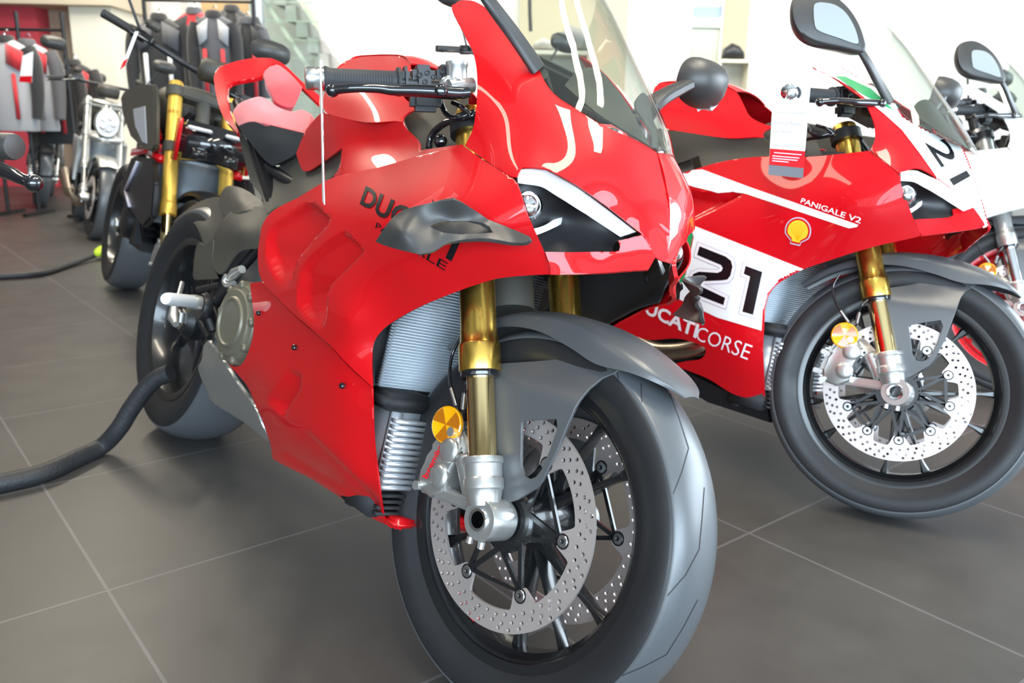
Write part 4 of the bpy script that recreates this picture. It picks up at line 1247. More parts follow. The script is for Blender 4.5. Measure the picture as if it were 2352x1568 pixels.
    link('brake_line', cached('rbl', lambda: tube('brake_line', spline([bx(520, 632, -.19), bx(515, 645, -.19), bx(522, 655, -.19), bx(538, 650, -.19)], 4), .006, 8)), M['silver'], root)
    def hpl():
        bm = bmesh.new()
        tube_bm(bm, [bx(470, 700, -.17), bx(500, 690, -.15), bx(520, 664, -.15)], .010, 10)
        tube_bm(bm, [bx(470, 710, -.17), bx(490, 760, -.15)], .010, 10)
        lathe_bm(bm, [(.03, -.01), (.035, 0), (.03, .012)], bx(470, 705, -.17), (0, -1, 0), 20)
        for p, q in (((452, 720, -.16), (480, 775, -.15)), ((505, 655, -.14), (455, 665, -.14))): tube_bm(bm, [bx(*p), bx(*q)], .008, 8)
        return bm_mesh('footrest_bracket', bm, .9)
    link('footrest_bracket', cached('hpl', hpl), M['black'], root)
    # bolts of the fairing
    for x, y, Y in ((595, 719, -.212), (677, 798, -.224), (787, 886, -.224)):
        cc = bx(x, y, Y)
        link('fairing_bolt', cached(('bolt', x), lambda: lathe('fairing_bolt', [(.0055, -.001), (.0055, .003), (.004, .0045), (0, .0045)], cc, (.1, -1, .1), 12)), M['gblack'], root)
    # mirrors
    def sq(t): return math.copysign(abs(t)**.72, t)
    def mir(s):
        base = np.array([-.100, .118, .972]); bm = bmesh.new()
        pts = [base, bx(1500, 237, .185), bx(1545, 210, .24), bx(1578, 194, .278)]
        pts = [np.array(p)*[1, s, 1] for p in pts]
        n = len(pts)
        sweep_bm(bm, spline(pts, 5), [.040, .034], [.024, .020], (0, 0, 1))
        arm = bm_mesh('mirror_arm', bm, .6)
        bm = bmesh.new()
        hc = bx(1603, 188, .335)*[1, s, 1]
        # shell: squashed dome, long axis outwards
        u = np.array([-.25, .93*s, .10])*.80; v = np.array([.10, 0, 1.0])*1.0; f = np.array([1.0, .25*s, -.1])
        rows = []
        for k, (d, sc_) in enumerate(((-.012, 1.0), (0, 1.02), (.018, .96), (.034, .80), (.046, .52), (.050, .2))):
            rows.append([hc+f*d+sc_*(u*sq(math.cos(a))*.085+v*sq(math.sin(a))*.044*(1+.20*math.cos(a))) for a in [2*PI*q/28 for q in range(28)]])
        vr = [[bm.verts.new(p) for p in r_] for r_ in rows]
        for A, Bq in zip(vr[:-1], vr[1:]):
            for q in range(28): bm.faces.new((A[q], A[(q+1) % 28], Bq[(q+1) % 28], Bq[q]))
        bm.faces.new(vr[-1]); bm.faces.new(vr[0][::-1])
        shell = bm_mesh('mirror_shell', bm, .8)
        bm = bmesh.new()
        prism_bm(bm, [hc-f*.0130+.93*(u*sq(math.cos(a))*.085+v*sq(math.sin(a))*.044*(1+.20*math.cos(a))) for a in [2*PI*q/28 for q in range(28)]],
                 [hc-f*.0105+.93*(u*sq(math.cos(a))*.085+v*sq(math.sin(a))*.044*(1+.20*math.cos(a))) for a in [2*PI*q/28 for q in range(28)]])
        gl = bm_mesh('mirror_glass', bm, .5)
        bm = bmesh.new()
        rows = []
        for t in (0, .33, .66, 1):
            a = -.9+t*1.4
            p = hc+1.0*(u*math.cos(a)*.088+v*math.sin(a)*.050*(1+.20*math.cos(a)))
            rows.append([p+f*.0-v*.006, p+f*.006+u*.004, p+f*.024+u*.002, p+f*.030-u*.008])
        G = loft_grid(rows, 4, 3)
        ind = grid_mesh('mirror_indicator', G, .006)
        return arm, shell, gl, ind
    ra, rs, rg = right_mirror_meshes()
    a = link('mirror', ra, M['wing'], root); link('mirror_shell', rs, M['wing'], a); link('mirror_glass', rg, M['mirror'], a)
    for s in (1,):
        arm, shell, gl, ind = cached(('mir', s), lambda: mir(s))
        a = link('mirror', arm, M['wing'], root); link('mirror_shell', shell, M['wing'], a); link('mirror_glass', gl, M['mirror'], a); link('mirror_indicator', ind, M['clearplastic'], a)
    return P

def build_controls(root, BF, WF, style, shift=(0, 0)):
    """clip-on bars with switch blocks and levers, both sides, turned with the fork"""
    bars = cached('bars', lambda: bar_meshes())
    G_ = Frame(WF.O+CRT*shift[0]+CUP*shift[1], WF.M)
    mm = rel(BF, G_) @ rel(W1, B1)         # drawn in the template's body frame, moved with the steering
    for s in (1, -1):
        b = bars[s]
        g = link('handlebar', b['bar'], M['black'], root); g.matrix_local = mm
        link('grip', b['grip'], M['rubber'], g); link('bar_end', b['end'], M['alu'], g)
        link('switch_block', b['switch'], M['black'], g)
        l = link('brake_lever' if s < 0 else 'clutch_lever', b['lever'], M['gblack'], root); l.matrix_local = mm
        link('master_cylinder', b['master'], M['silver'], l)

def bar_meshes():
    out = {}
    inner = bx(1075, 205, -.145); a = bx(912, 188, -.243); b = bx(744, 181, -.345); e = bx(698, 180, -.372)
    ax = (a-b)/np.linalg.norm(a-b)
    R = {}
    R['bar'] = tube('handlebar', [inner, a, b], [.013, .012, .012], 14)
    bm = bmesh.new(); lathe_bm(bm, [(.0125, 0), (.0185, 0), (.0195, .003), (.0185, .006), (.0165, .010), (.0165, .108), (.0175, .112), (.0225, .114), (.0225, .119), (.0125, .119)], b, ax, 32, closed=True)
    for k in range(22): lathe_bm(bm, [(.0162, 0), (.0170, .0012), (.0162, .0024)], b+ax*(.014+k*.0042), ax, 24)
    R['grip'] = bm_mesh('grip', bm, .6)
    R['end'] = lathe('bar_end', [(.010, 0), (.0165, -.001), (.018, -.004), (.018, -.012), (.0165, -.013), (.0165, -.015), (.018, -.016), (.018, -.026), (.016, -.030), (.008, -.031), (0, -.030)], b+ax*(.002), ax, 28)
    bm = bmesh.new(); up = np.array([0, 0, 1.0])-ax*ax[2]; up /= np.linalg.norm(up); fw = np.cross(up, ax)
    if fw[0] < 0: fw = -fw
    rot = Matrix(np.stack([ax, up, fw], 1).tolist())
    s0 = b+ax*.119
    for o, w_, h, d in ((.008, .012, .040, .040), (.036, .036, .046, .044), (.072, .030, .050, .046)):
        box_bm(bm, s0+ax*o+up*.003, (w_, h, d), rot, .008)
    for o, z in ((.028, .008), (.040, .012), (.050, .006), (.036, -.002)): lathe_bm(bm, [(.004, 0), (.004, .004), (0, .005)], s0+ax*o+fw*.022+up*z, fw, 10)
    box_bm(bm, s0+ax*.072+fw*.024+up*.014, (.020, .004, .003), rot, .001)
    box_bm(bm, s0+ax*.04-up*.03, (.05, .03, .03), rot, .008)
    R['switch'] = bm_mesh('switch_block', bm, .5)
    L = [bx(764, 208, -.365), bx(778, 205, -.36), bx(820, 202, -.342), (bx(870, 203, -.315)), bx(900, 207, -.298), bx(950, 208, -.268), bx(1010, 211, -.232), bx(1052, 214, -.205), bx(1078, 212, -.19)]
    Ls = spline(L, 4); rr = np.interp(np.linspace(0, 8, len(Ls)), range(9), [.0085, .0070, .0066, .0070, .0078, .0092, .0102, .0105, .008])
    bm = bmesh.new(); tube_bm(bm, Ls, list(rr), 14); bmesh.ops.create_icosphere(bm, subdivisions=3, radius=.0098, matrix=Matrix.Translation(Vector(L[0])))
    lathe_bm(bm, [(.010, 0), (.010, .006), (.006, .009), (0, .009)], np.array(L[6])+fw*.008+up*.0, fw, 14)
    R['lever'] = bm_mesh('brake_lever', bm, 1)
    bm = bmesh.new()
    mc = bx(1045, 185, -.19)
    lathe_bm(bm, [(.010, 0), (.0165, .002), (.0165, .022), (.018, .024), (.018, .030), (.010, .031)], bx(1050, 188, -.18), up, 22)
    tube_bm(bm, spline([bx(1015, 196, -.20), bx(1025, 184, -.20), bx(1040, 180, -.19), bx(1052, 190, -.19)], 4), .006, 8)
    tube_bm(bm, [bx(1030, 200, -.20), bx(1085, 196, -.16)], .012, 16)
    R['master'] = bm_mesh('master_cylinder', bm, .8)
    out[-1] = R; out[1] = {k: mirror_mesh(v) for k, v in R.items()}
    return out
# ---------------------------------------------------------------- motorcycle 1: the red one in front
def text_decal(s, quad, targets, frame, material, parent, name='lettering', offset=0.0, spacing=1.0, shear=0.0, off=.0012):
    V, F = text2d(s, 1.0, offset, shear, spacing)
    return decal(name, V, F, quad, targets, frame, material, parent, off)

st1 = dict(STYLE1, fork=M['gold'], tube=M['goldtube'], fender=M['fender'], nose=M['red'], paint=M['red'], chin=M['red'], pad=M['redpad'], belly=M['red'])
moto1 = empty('sports_motorcycle', 'bright red sports motorcycle nearest the camera with gold fork, grey winglet and plain red nose', 'motorcycle', B1)
wheel1 = build_wheel_front(moto1, B1, W1, st1)
build_front(moto1, B1, W1, st1)
build_wheel_rear(moto1, B1, st1)
P1 = build_sport_body(moto1, st1)
build_controls(moto1, B1, W1, st1)
text_decal('DUCATI', [(842, 427), (1064, 541), (1037, 600), (827, 469)], [P1['side']], B1, M['decal'], P1['side'], offset=.03)
text_decal('PANIGALE', [(867, 511), (1030, 603), (1022, 621), (863, 524)], [P1['side']], B1, M['decal'], P1['side'])

# tread sipes and dust marks of the front tyre
tr1 = wheel_tread[wheel1.name]
def tyre_line(pts, w_=2.2):
    px, F = px_line(pts, w_)
    bv = BVHTree.FromPolygons([v.co.copy() for v in tr1.data.vertices], [p.vertices[:] for p in tr1.data.polygons])
    o = (CO-W1.O)@W1.M.T; P = []
    for x, y in px:
        d = rays(x, y)@W1.M.T; d /= np.linalg.norm(d); h = bv.ray_cast(Vector(o), Vector(d), 5)
        if h[0] is None: return
        P.append(np.array(h[0])-d*.0006)
    return np.array(P), F
SIPES = [[(1538, 903), (1560, 960), (1582, 1029), (1566, 1085), (1546, 1134)], [(1618, 1119), (1613, 1190), (1606, 1262), (1575, 1320), (1533, 1368)], [(1473, 880), (1474, 923)], [(1603, 1377), (1570, 1440), (1531, 1503), (1480, 1530), (1430, 1551)]]
sv = []; sf = []
for q in SIPES:
    r_ = tyre_line(q)
    if r_ is None: continue
    n0 = len(sv); sv += list(r_[0]); sf += [tuple(i+n0 for i in f) for f in r_[1]]
for k in range(1, 5):      # the same sipes again round the tyre
    base = np.array(sv[:0])
V0 = np.array(sv); F0 = list(sf); n0 = len(V0); allV = [V0]; allF = F0[:]
for k in range(1, 4):
    allV.append(rot_y(V0, k*PI/2, np.array([0, 0, RF]))); allF += [tuple(i+n0*k for i in f) for f in F0]
gm = mesh('tread_grooves', np.concatenate(allV), allF)
link('tread_grooves', gm, M['darkgap'], wheel1, smooth=False)
# red sticker pieces inside the rim
def rim_patch(a0, a1, y0, y1, r=.1925):
    rows = [[(math.sin(a)*rr, y, RF-math.cos(a)*rr) for y, rr in ((y0, r+.001), ((y0+y1)/2, r+.0005), (y1, r))] for a in np.linspace(math.radians(a0), math.radians(a1), 8)]
    return grid_mesh('rim_sticker', np.array(rows), .0006)
link('rim_sticker', rim_patch(-36, -16, -.026, -.006, .1935), M['redlum'], wheel1); link('rim_sticker', rim_patch(-16, -9, -.004, .010, .1925), M['redlum'], wheel1)
# lettering on the brake caliper
for o in moto1.children:
    if o.name.split('.')[0] == 'brake_caliper' and min(v.co.y for v in o.data.vertices) < -.1: cal1 = o; break
text_decal('brembo', [(970, 1094), (1008, 1020), (1017, 1026), (982, 1100)], [cal1], B1, M['redlum'], moto1, offset=.02, off=.0012, name='caliper_lettering')
# ---------------------------------------------------------------- motorcycle 2: red and white with number 21
NOSE2_O = [(1866, 152), (1882, 139), (1899, 132, 1), (1975, 180), (2048, 230), (2075, 268), (2115, 292), (2156, 311), (2190, 330), (2213, 341, 1), (2232, 390), (2252, 450), (2271, 518, 1), (2258, 522), (2244, 496), (2232, 472, 1), (2180, 430), (2133, 396), (2102, 386), (2066, 398, 1), (2034, 372), (2000, 344, 1),
           (2011, 315), (2006, 276), (1983, 230), (1948, 202), (1914, 178), (1884, 164)]
NOSE2_C = [(1866, 152, -.165), (1899, 132, -.13), (1975, 180, -.12), (2048, 230, -.118), (2075, 268, -.105), (2156, 311, -.055), (2213, 341, 0), (2232, 390, 0), (2252, 450, 0), (2271, 518, 0), (2232, 472, -.036), (2180, 430, -.085), (2133, 396, -.13), (2102, 386, -.158), (2066, 398, -.193),
           (2000, 344, -.190), (2006, 276, -.187), (1983, 230, -.182), (1914, 178, -.172), (2030, 300, -.172), (2090, 340, -.140), (2160, 380, -.08), (2205, 400, -.035)]
SIDE2_O = [(1480, 424, 1), (1588, 391), (1668, 369), (1757, 359), (1849, 360), (1925, 354), (1998, 346, 1), (2063, 400), (2070, 425), (2102, 512), (2112, 530, 1), (2117, 541), (2025, 562), (1960, 580), (1899, 600), (1847, 618), (1792, 648), (1767, 676), (1758, 709), (1755, 759), (1753, 800), (1755, 860), (1757, 917, 1),
           (1724, 915), (1681, 903), (1627, 870), (1572, 848), (1541, 837, 1), (1575, 830), (1610, 824), (1621, 802), (1595, 787), (1552, 777), (1487, 780), (1433, 762), (1378, 737, 1), (1400, 640)]
SIDE2_C = [(1480, 424, -.205), (1668, 369, -.200), (1849, 360, -.195), (1998, 346, -.190), (2063, 400, -.193), (2110, 530, -.140), (2025, 562, -.160), (1899, 600, -.186), (1792, 648, -.200), (1755, 759, -.200), (1757, 917, -.130), (1681, 903, -.148), (1541, 837, -.165), (1378, 737, -.18), (1480, 540, -.235), (1400, 640, -.22),
           (1650, 500, -.240), (1800, 480, -.235), (1950, 450, -.222), (2020, 490, -.195), (1700, 620, -.240), (1600, 680, -.232), (1700, 780, -.215), (1700, 850, -.185), (1600, 450, -.225), (1600, 760, -.215)]
CHIN2_O = [(2100, 504, 1), (2182, 498), (2188, 480, 1), (2232, 472, 1), (2250, 495), (2263, 516, 1), (2248, 524), (2180, 533), (2117, 542, 1), (2108, 520)]
CHIN2_C = [(2100, 504, -.148), (2182, 498, -.066), (2232, 472, -.036), (2263, 516, -.020), (2180, 533, -.085), (2117, 542, -.137)]
def sport2():
    S = SPORT
    S['n2'] = panel_mesh('nose_cowl', NOSE2_O, NOSE2_C, 7, frame=B2, reg=.25)
    S['s2'] = panel_mesh('side_fairing', SIDE2_O, SIDE2_C, 7, frame=B2, reg=.15,
                         recess=[([(1575, 436, 1), (1651, 444), (1684, 441), (1706, 447, 1), (1650, 474), (1575, 512, 1), (1540, 480)], .022, 10, None)])
    S['c2'] = panel_mesh('chin_lip', CHIN2_O, CHIN2_C, 6, thick=.005, frame=B2)
    for k in ('n2', 's2', 'c2'): S[k+'L'] = mirror_mesh(S[k])
def build_type2(root, st):
    """a sister model: the same frame, tank, tail and screen, a side panel of its own and no winglets"""
    keep = {}
    S = SPORT
    old = {k: S[k] for k in ('nose', 'side', 'chin', 'noseL', 'sideL', 'chinL')}
    for a, b in (('nose', 'n2'), ('side', 's2'), ('chin', 'c2')):
        S[a] = S[b]; S[a+'L'] = S[b+'L']
    P = build_sport_body(root, st)
    S.update(old)
    for k in ('wing', 'wingL', 'low', 'lowL'):
        o = P.pop(k)
        for ch in list(o.children): bpy.data.objects.remove(ch)
        bpy.data.objects.remove(o)
    for o in list(root.children):
        if o.name.split('.')[0] in ('belly_pan', 'exhaust_cover', 'fairing_bolt', 'clutch_cover', 'inner_fairing'): bpy.data.objects.remove(o)
    return P
st2 = dict(STYLE2, fork=M['gold'], tube=M['goldtube'], fender=M['fender'], nose=M['red2'], paint=M['red2'], chin=M['red2'], pad=M['redpad'], belly=M['black'], shld=M['cover'])
moto2 = empty('sports_motorcycle', 'red and white racing motorcycle with number 21 on its fairing and nose', 'motorcycle', B2)
sport2()
build_wheel_front(moto2, B2, W2, st2)
build_front(moto2, B2, W2, st2, F2)
build_wheel_rear(moto2, B2, st2)
P2 = build_type2(moto2, st2)
build_controls(moto2, B2, F2, st2, (.055, .020))
def z35(pts, ox=1350, oy=350, k=3.618): return [(ox+x/k, oy+y/k) for x, y in pts]
def expand(P, d):
    P = np.array(P, float); n = len(P); out = []
    area_ = sum(P[i-1][0]*P[i][1]-P[i][0]*P[i-1][1] for i in range(n))
    for i in range(n):
        a = P[i]-P[i-1]; b = P[(i+1) % n]-P[i]; a /= np.linalg.norm(a); b /= np.linalg.norm(b)
        na = np.array([a[1], -a[0]]); nb = np.array([b[1], -b[0]]); m = na+nb; m /= max(.5, m@m)/2 if False else np.linalg.norm(m)
        c = max(.5, m@na); out.append(P[i]+m*d/c*(1 if area_ > 0 else -1))
    return out
def paint2(name, poly, material, off=.0012, parent=None, frame=None, targets=None, L=9):
    px, F = px_poly(poly, L)
    return lay(name, px, F, targets or [P2['side']], frame or B2, material, parent or P2['side'], off)
paint2('white_side_stripe', [(1560, 376), (1590, 391), (1613, 389), (1723, 430), (1972, 516), (1968, 521), (1950, 524), (1712, 445), (1684, 440), (1651, 443), (1593, 429), (1560, 418)], M['white'])
paint2('green_side_patch', [(1520, 488), (1583, 513), (1592, 540), (1572, 640), (1560, 668), (1500, 655)], M['green'], .0010)
paint2('white_number_panel', [(1586, 514), (1599, 520), (1846, 617.5), (1793, 648), (1768, 676), (1759, 709), (1756, 761), (1648, 729), (1600, 706), (1530, 672), (1562, 660), (1576, 630), (1594, 545)], M['white'], .0013)
TWO = [(935, 780), (1150, 865), (1195, 900), (1207, 950), (1190, 1022), (1165, 1055), (1120, 1062), (960, 1068), (940, 1085), (948, 1112), (1147, 1207), (1132, 1267), (905, 1178), (868, 1130), (862, 1058), (882, 1010), (930, 990), (1085, 1000), (1118, 985), (1128, 960), (1112, 935), (915, 852)]
ONE = [(1315, 942), (1452, 992), (1376, 1347), (1288, 1322), (1352, 1030), (1300, 1008)]
M['lilac'] = mat('grey_outline_decal', (.52, .50, .60), .35)
for dg in (TWO, ONE):
    paint2('number_outline', expand(z35(dg), 8.2), M['lilac'], .0019, L=6)
    paint2('number_gap', expand(z35(dg), 6.6), M['wdecal'], .0025, L=6)
    paint2('number', z35(dg), M['decal'], .0031, L=6)
text_decal('DUCATI', [(1461, 677), (1608, 745), (1600, 777), (1454, 706)], [P2['side']], B2, M['wdecal'], P2['side'], offset=.03, off=.002)
text_decal('CORSE', [(1606, 748), (1730, 793), (1717, 826), (1598, 779)], [P2['side']], B2, M['wdecal'], P2['side'], offset=-.005, off=.002)
text_decal('PANIGALE V2', [(1843, 455), (1980, 500), (1976, 513), (1839, 466)], [P2['side']], B2, M['wdecal'], P2['side'], offset=.01, off=.002)
# scallop emblem
def scallop(k):
    out = []
    for i in range(25):
        a = math.radians(205+i*130/24*1.0*1.0) if False else math.radians(-205+i*(230)/24)
        r = 1.0
        out.append((math.cos(a)*r, math.sin(a)*r))
    out += [(.42, .80), (.38, 1.05), (-.38, 1.05), (-.42, .80)]
    ca, sa = math.cos(.22), math.sin(.22)
    return [(1833.5+(x*ca-y*sa)*28*k, 530+(x*sa+y*ca)*29*k) for x, y in out]
paint2('emblem_border', scallop(1.08), M['lilac'], .002, L=6)
paint2('emblem_red', scallop(.98), M['red2'], .0026, L=6)
paint2('emblem', scallop(.84), M['yellow'], .0032, L=6)
for i in range(7):
    a = math.radians(-155+i*21.7)
    px, F = px_line([(1833.5, 552), (1833.5+math.cos(a)*19, 530+math.sin(a)*20)], .8)
    lay('emblem_rib', px, F, [P2['side']], B2, M['orange'], P2['side'], .0038)
# nose graphics
paint2('white_nose_graphic', [(1860, 150), (1882, 136), (1899, 130), (1975, 179), (2048, 229), (2075, 267), (2115, 291), (2156, 310), (2190, 329), (2214, 340), (2234, 390), (2254, 450), (2272, 519), (2258, 523), (2244, 496), (2232, 472), (2180, 432), (2155, 414), (2110, 350), (2071, 299), (2030, 262), (1960, 205), (1914, 178), (1884, 165)],
       M['white'], .0013, P2['nose'], targets=[P2['nose']], L=7)
paint2('green_nose_stripe', [(1918, 176), (1940, 177), (2000, 205), (2052, 254), (2020, 240), (1960, 206)], M['green'], .0020, P2['nose'], targets=[P2['nose']], L=7)
text_decal('21', [(2169, 318), (2228, 405), (2189, 427), (2123, 329)], [P2['nose']], B2, M['decal'], P2['nose'], offset=.01, off=.002)
bp = bmesh.new()
nb = [B2.y(*p) for p in ((1541, 838, -.15), (1681, 905, -.13), (1757, 918, -.115), (1768, 970, -.10), (1717, 953, -.10), (1627, 924, -.11), (1560, 885, -.13))]
prism_bm(bp, nb, [p*[1, -1, 1] for p in nb])
link('belly_pan', bm_mesh('belly_pan', bp, .5), M['black'], moto2)
bm = bmesh.new()
tube_bm(bm, spline([B2.y(*p) for p in ((1370, 745, -.05), (1440, 768, -.10), (1500, 800, -.14), (1545, 806, -.16), (1600, 800, -.165), (1640, 790, -.15))], 5), .024, 18)
link('exhaust_pipe', bm_mesh('exhaust_pipe', bm, 1), M['titan'], moto2)
# ---------------------------------------------------------------- motorcycle 3: the white one behind it
_w3 = bike_frame((0, 0, .296), -.55, .15)
C3 = tuple(WORLD.z(2342, 728, .290)+_w3.M[1]*.13); C3 = (C3[0], C3[1], .296)
B3 = bike_frame(C3, -.80, .20); W3 = bike_frame(C3, -.50, .22); F3 = fork_frame(W3, C3, -.66, .30)
B3.O = B3.O-B3.M[2]*.026-B3.M[0]*.012
st3 = dict(STYLE2, fork=M['silver'], tube=M['chrome'], fender=M['fender'], nose=M['white'], paint=M['white'], chin=M['white'], pad=M['blackpad'], belly=M['red2'], shld=M['cover'])
moto3 = empty('sports_motorcycle', 'white sports motorcycle at the right edge behind the number 21 motorcycle', 'motorcycle', B3)
build_wheel_front(moto3, B3, W3, dict(st3, name='v3', rim=M['red2'], spokes=STYLE2['spokes']))
build_front(moto3, B3, W3, st3, F3)
P3 = build_type2(moto3, st3)
build_controls(moto3, B3, F3, st3, (.06, .02))
for k in ('low', 'lowL'):
    pass
# ---------------------------------------------------------------- naked motorcycles behind (numbers in metres in the motorcycle's own frame)
def loft_rings(name, rings, n=20, cap=True, pw=2.4):
    """rings: (x, y0, z, half width, half height) superellipses along x"""
    bm = bmesh.new(); R = []
    for x, y0, z, hw, hh in rings:
        r = []
        for k in range(n):
            a = 2*PI*k/n; c, s_ = math.cos(a), math.sin(a)
            r.append(bm.verts.new((x, y0+hw*math.copysign(abs(c)**(2/pw), c), z+hh*math.copysign(abs(s_)**(2/pw), s_))))
        R.append(r)
    for A, Bq in zip(R[:-1], R[1:]):
        for k in range(n): bm.faces.new((A[k], A[(k+1) % n], Bq[(k+1) % n], Bq[k]))
    if cap: bm.faces.new(R[0][::-1]); bm.faces.new(R[-1])
    return bm_mesh(name, bm, .7)

def tank_mesh():
    return loft_rings('fuel_tank', [(-.36, 0, .92, .05, .03), (-.38, 0, .92, .11, .07), (-.43, 0, .92, .15, .11), (-.48, 0, .92, .175, .12), (-.62, 0, .90, .14, .10), (-.74, 0, .87, .09, .07), (-.78, 0, .86, .04, .03)], 28)
def seat_mesh():
    return loft_rings('seat', [(-.70, 0, .82, .06, .02), (-.76, 0, .82, .11, .035), (-.90, 0, .80, .14, .04), (-1.02, 0, .82, .13, .045), (-1.12, 0, .88, .11, .04), (-1.30, 0, .92, .08, .03), (-1.36, 0, .93, .04, .015)], 22)
def tailn_mesh():
    return loft_rings('tail', [(-.98, 0, .80, .10, .04), (-1.15, 0, .84, .10, .05), (-1.35, 0, .89, .07, .035), (-1.45, 0, .91, .03, .012)], 18)
def engine_mesh():
    bm = bmesh.new()
    box_bm(bm, (-.62, 0, .42), (.36, .30, .22), None, .03); box_bm(bm, (-.40, 0, .50), (.16, .22, .26), Matrix.Rotation(.5, 3, 'Y'), .02)
    box_bm(bm, (-.62, 0, .62), (.22, .20, .22), None, .02)
    for s in (-1, 1):
        lathe_bm(bm, [(.08, 0), (.08, .03), (.05, .04), (0, .04)], (-.66, s*.14, .42), (0, s, 0), 24)
        for k in range(7): box_bm(bm, (-.40+.03*k*.2, s*.02, .40+k*.03), (.15, .25, .006), Matrix.Rotation(.5, 3, 'Y'))
    return bm_mesh('engine_block', bm, .6)
def trellis_mesh():
    bm = bmesh.new()
    for s in (-1, 1):
        for a, b in (((-.26, .05, .92), (-.70, .14, .70)), ((-.26, .05, .80), (-.62, .13, .56)), ((-.26, .05, .92), (-.45, .10, .69)), ((-.45, .10, .69), (-.55, .12, .79)), ((-.62, .13, .56), (-.70, .14, .70)), ((-.70, .14, .70), (-1.25, .07, .88)), ((-.75, .14, .50), (-1.15, .08, .80))):
            tube_bm(bm, [(a[0], s*a[1], a[2]), (b[0], s*b[1], b[2])], .014, 8)
    return bm_mesh('frame', bm, 1)
def exhn_mesh():
    bm = bmesh.new()
    tube_bm(bm, spline([(-.36, -.06, .56), (-.28, -.08, .42), (-.36, -.10, .24), (-.62, -.12, .20), (-.86, -.15, .26)], 5), .022, 12)
    tube_bm(bm, spline([(-.36, .06, .56), (-.30, .06, .42), (-.38, .02, .24), (-.62, -.06, .20), (-.86, -.15, .24)], 5), .022, 12)
    tube_bm(bm, [(-.84, -.16, .26), (-1.16, -.19, .40)], [.045, .055], 18)
    return bm_mesh('exhaust', bm, 1)
def hbar_mesh(top=1.10, back=-.36, half=.40, pts=None):
    bm = bmesh.new()
    P = [(back-.02, -half, top-.01), (back+.02, -half+.14, top+.02), (-.24, -.12, top+.015), (-.24, .12, top+.015), (back+.02, half-.14, top+.02), (back-.02, half, top-.01)]
    if pts is not None: P = [np.array(q) for q in pts]
    tube_bm(bm, spline(P, 5), .0125, 12)
    return bm_mesh('handlebar', bm, 1), P
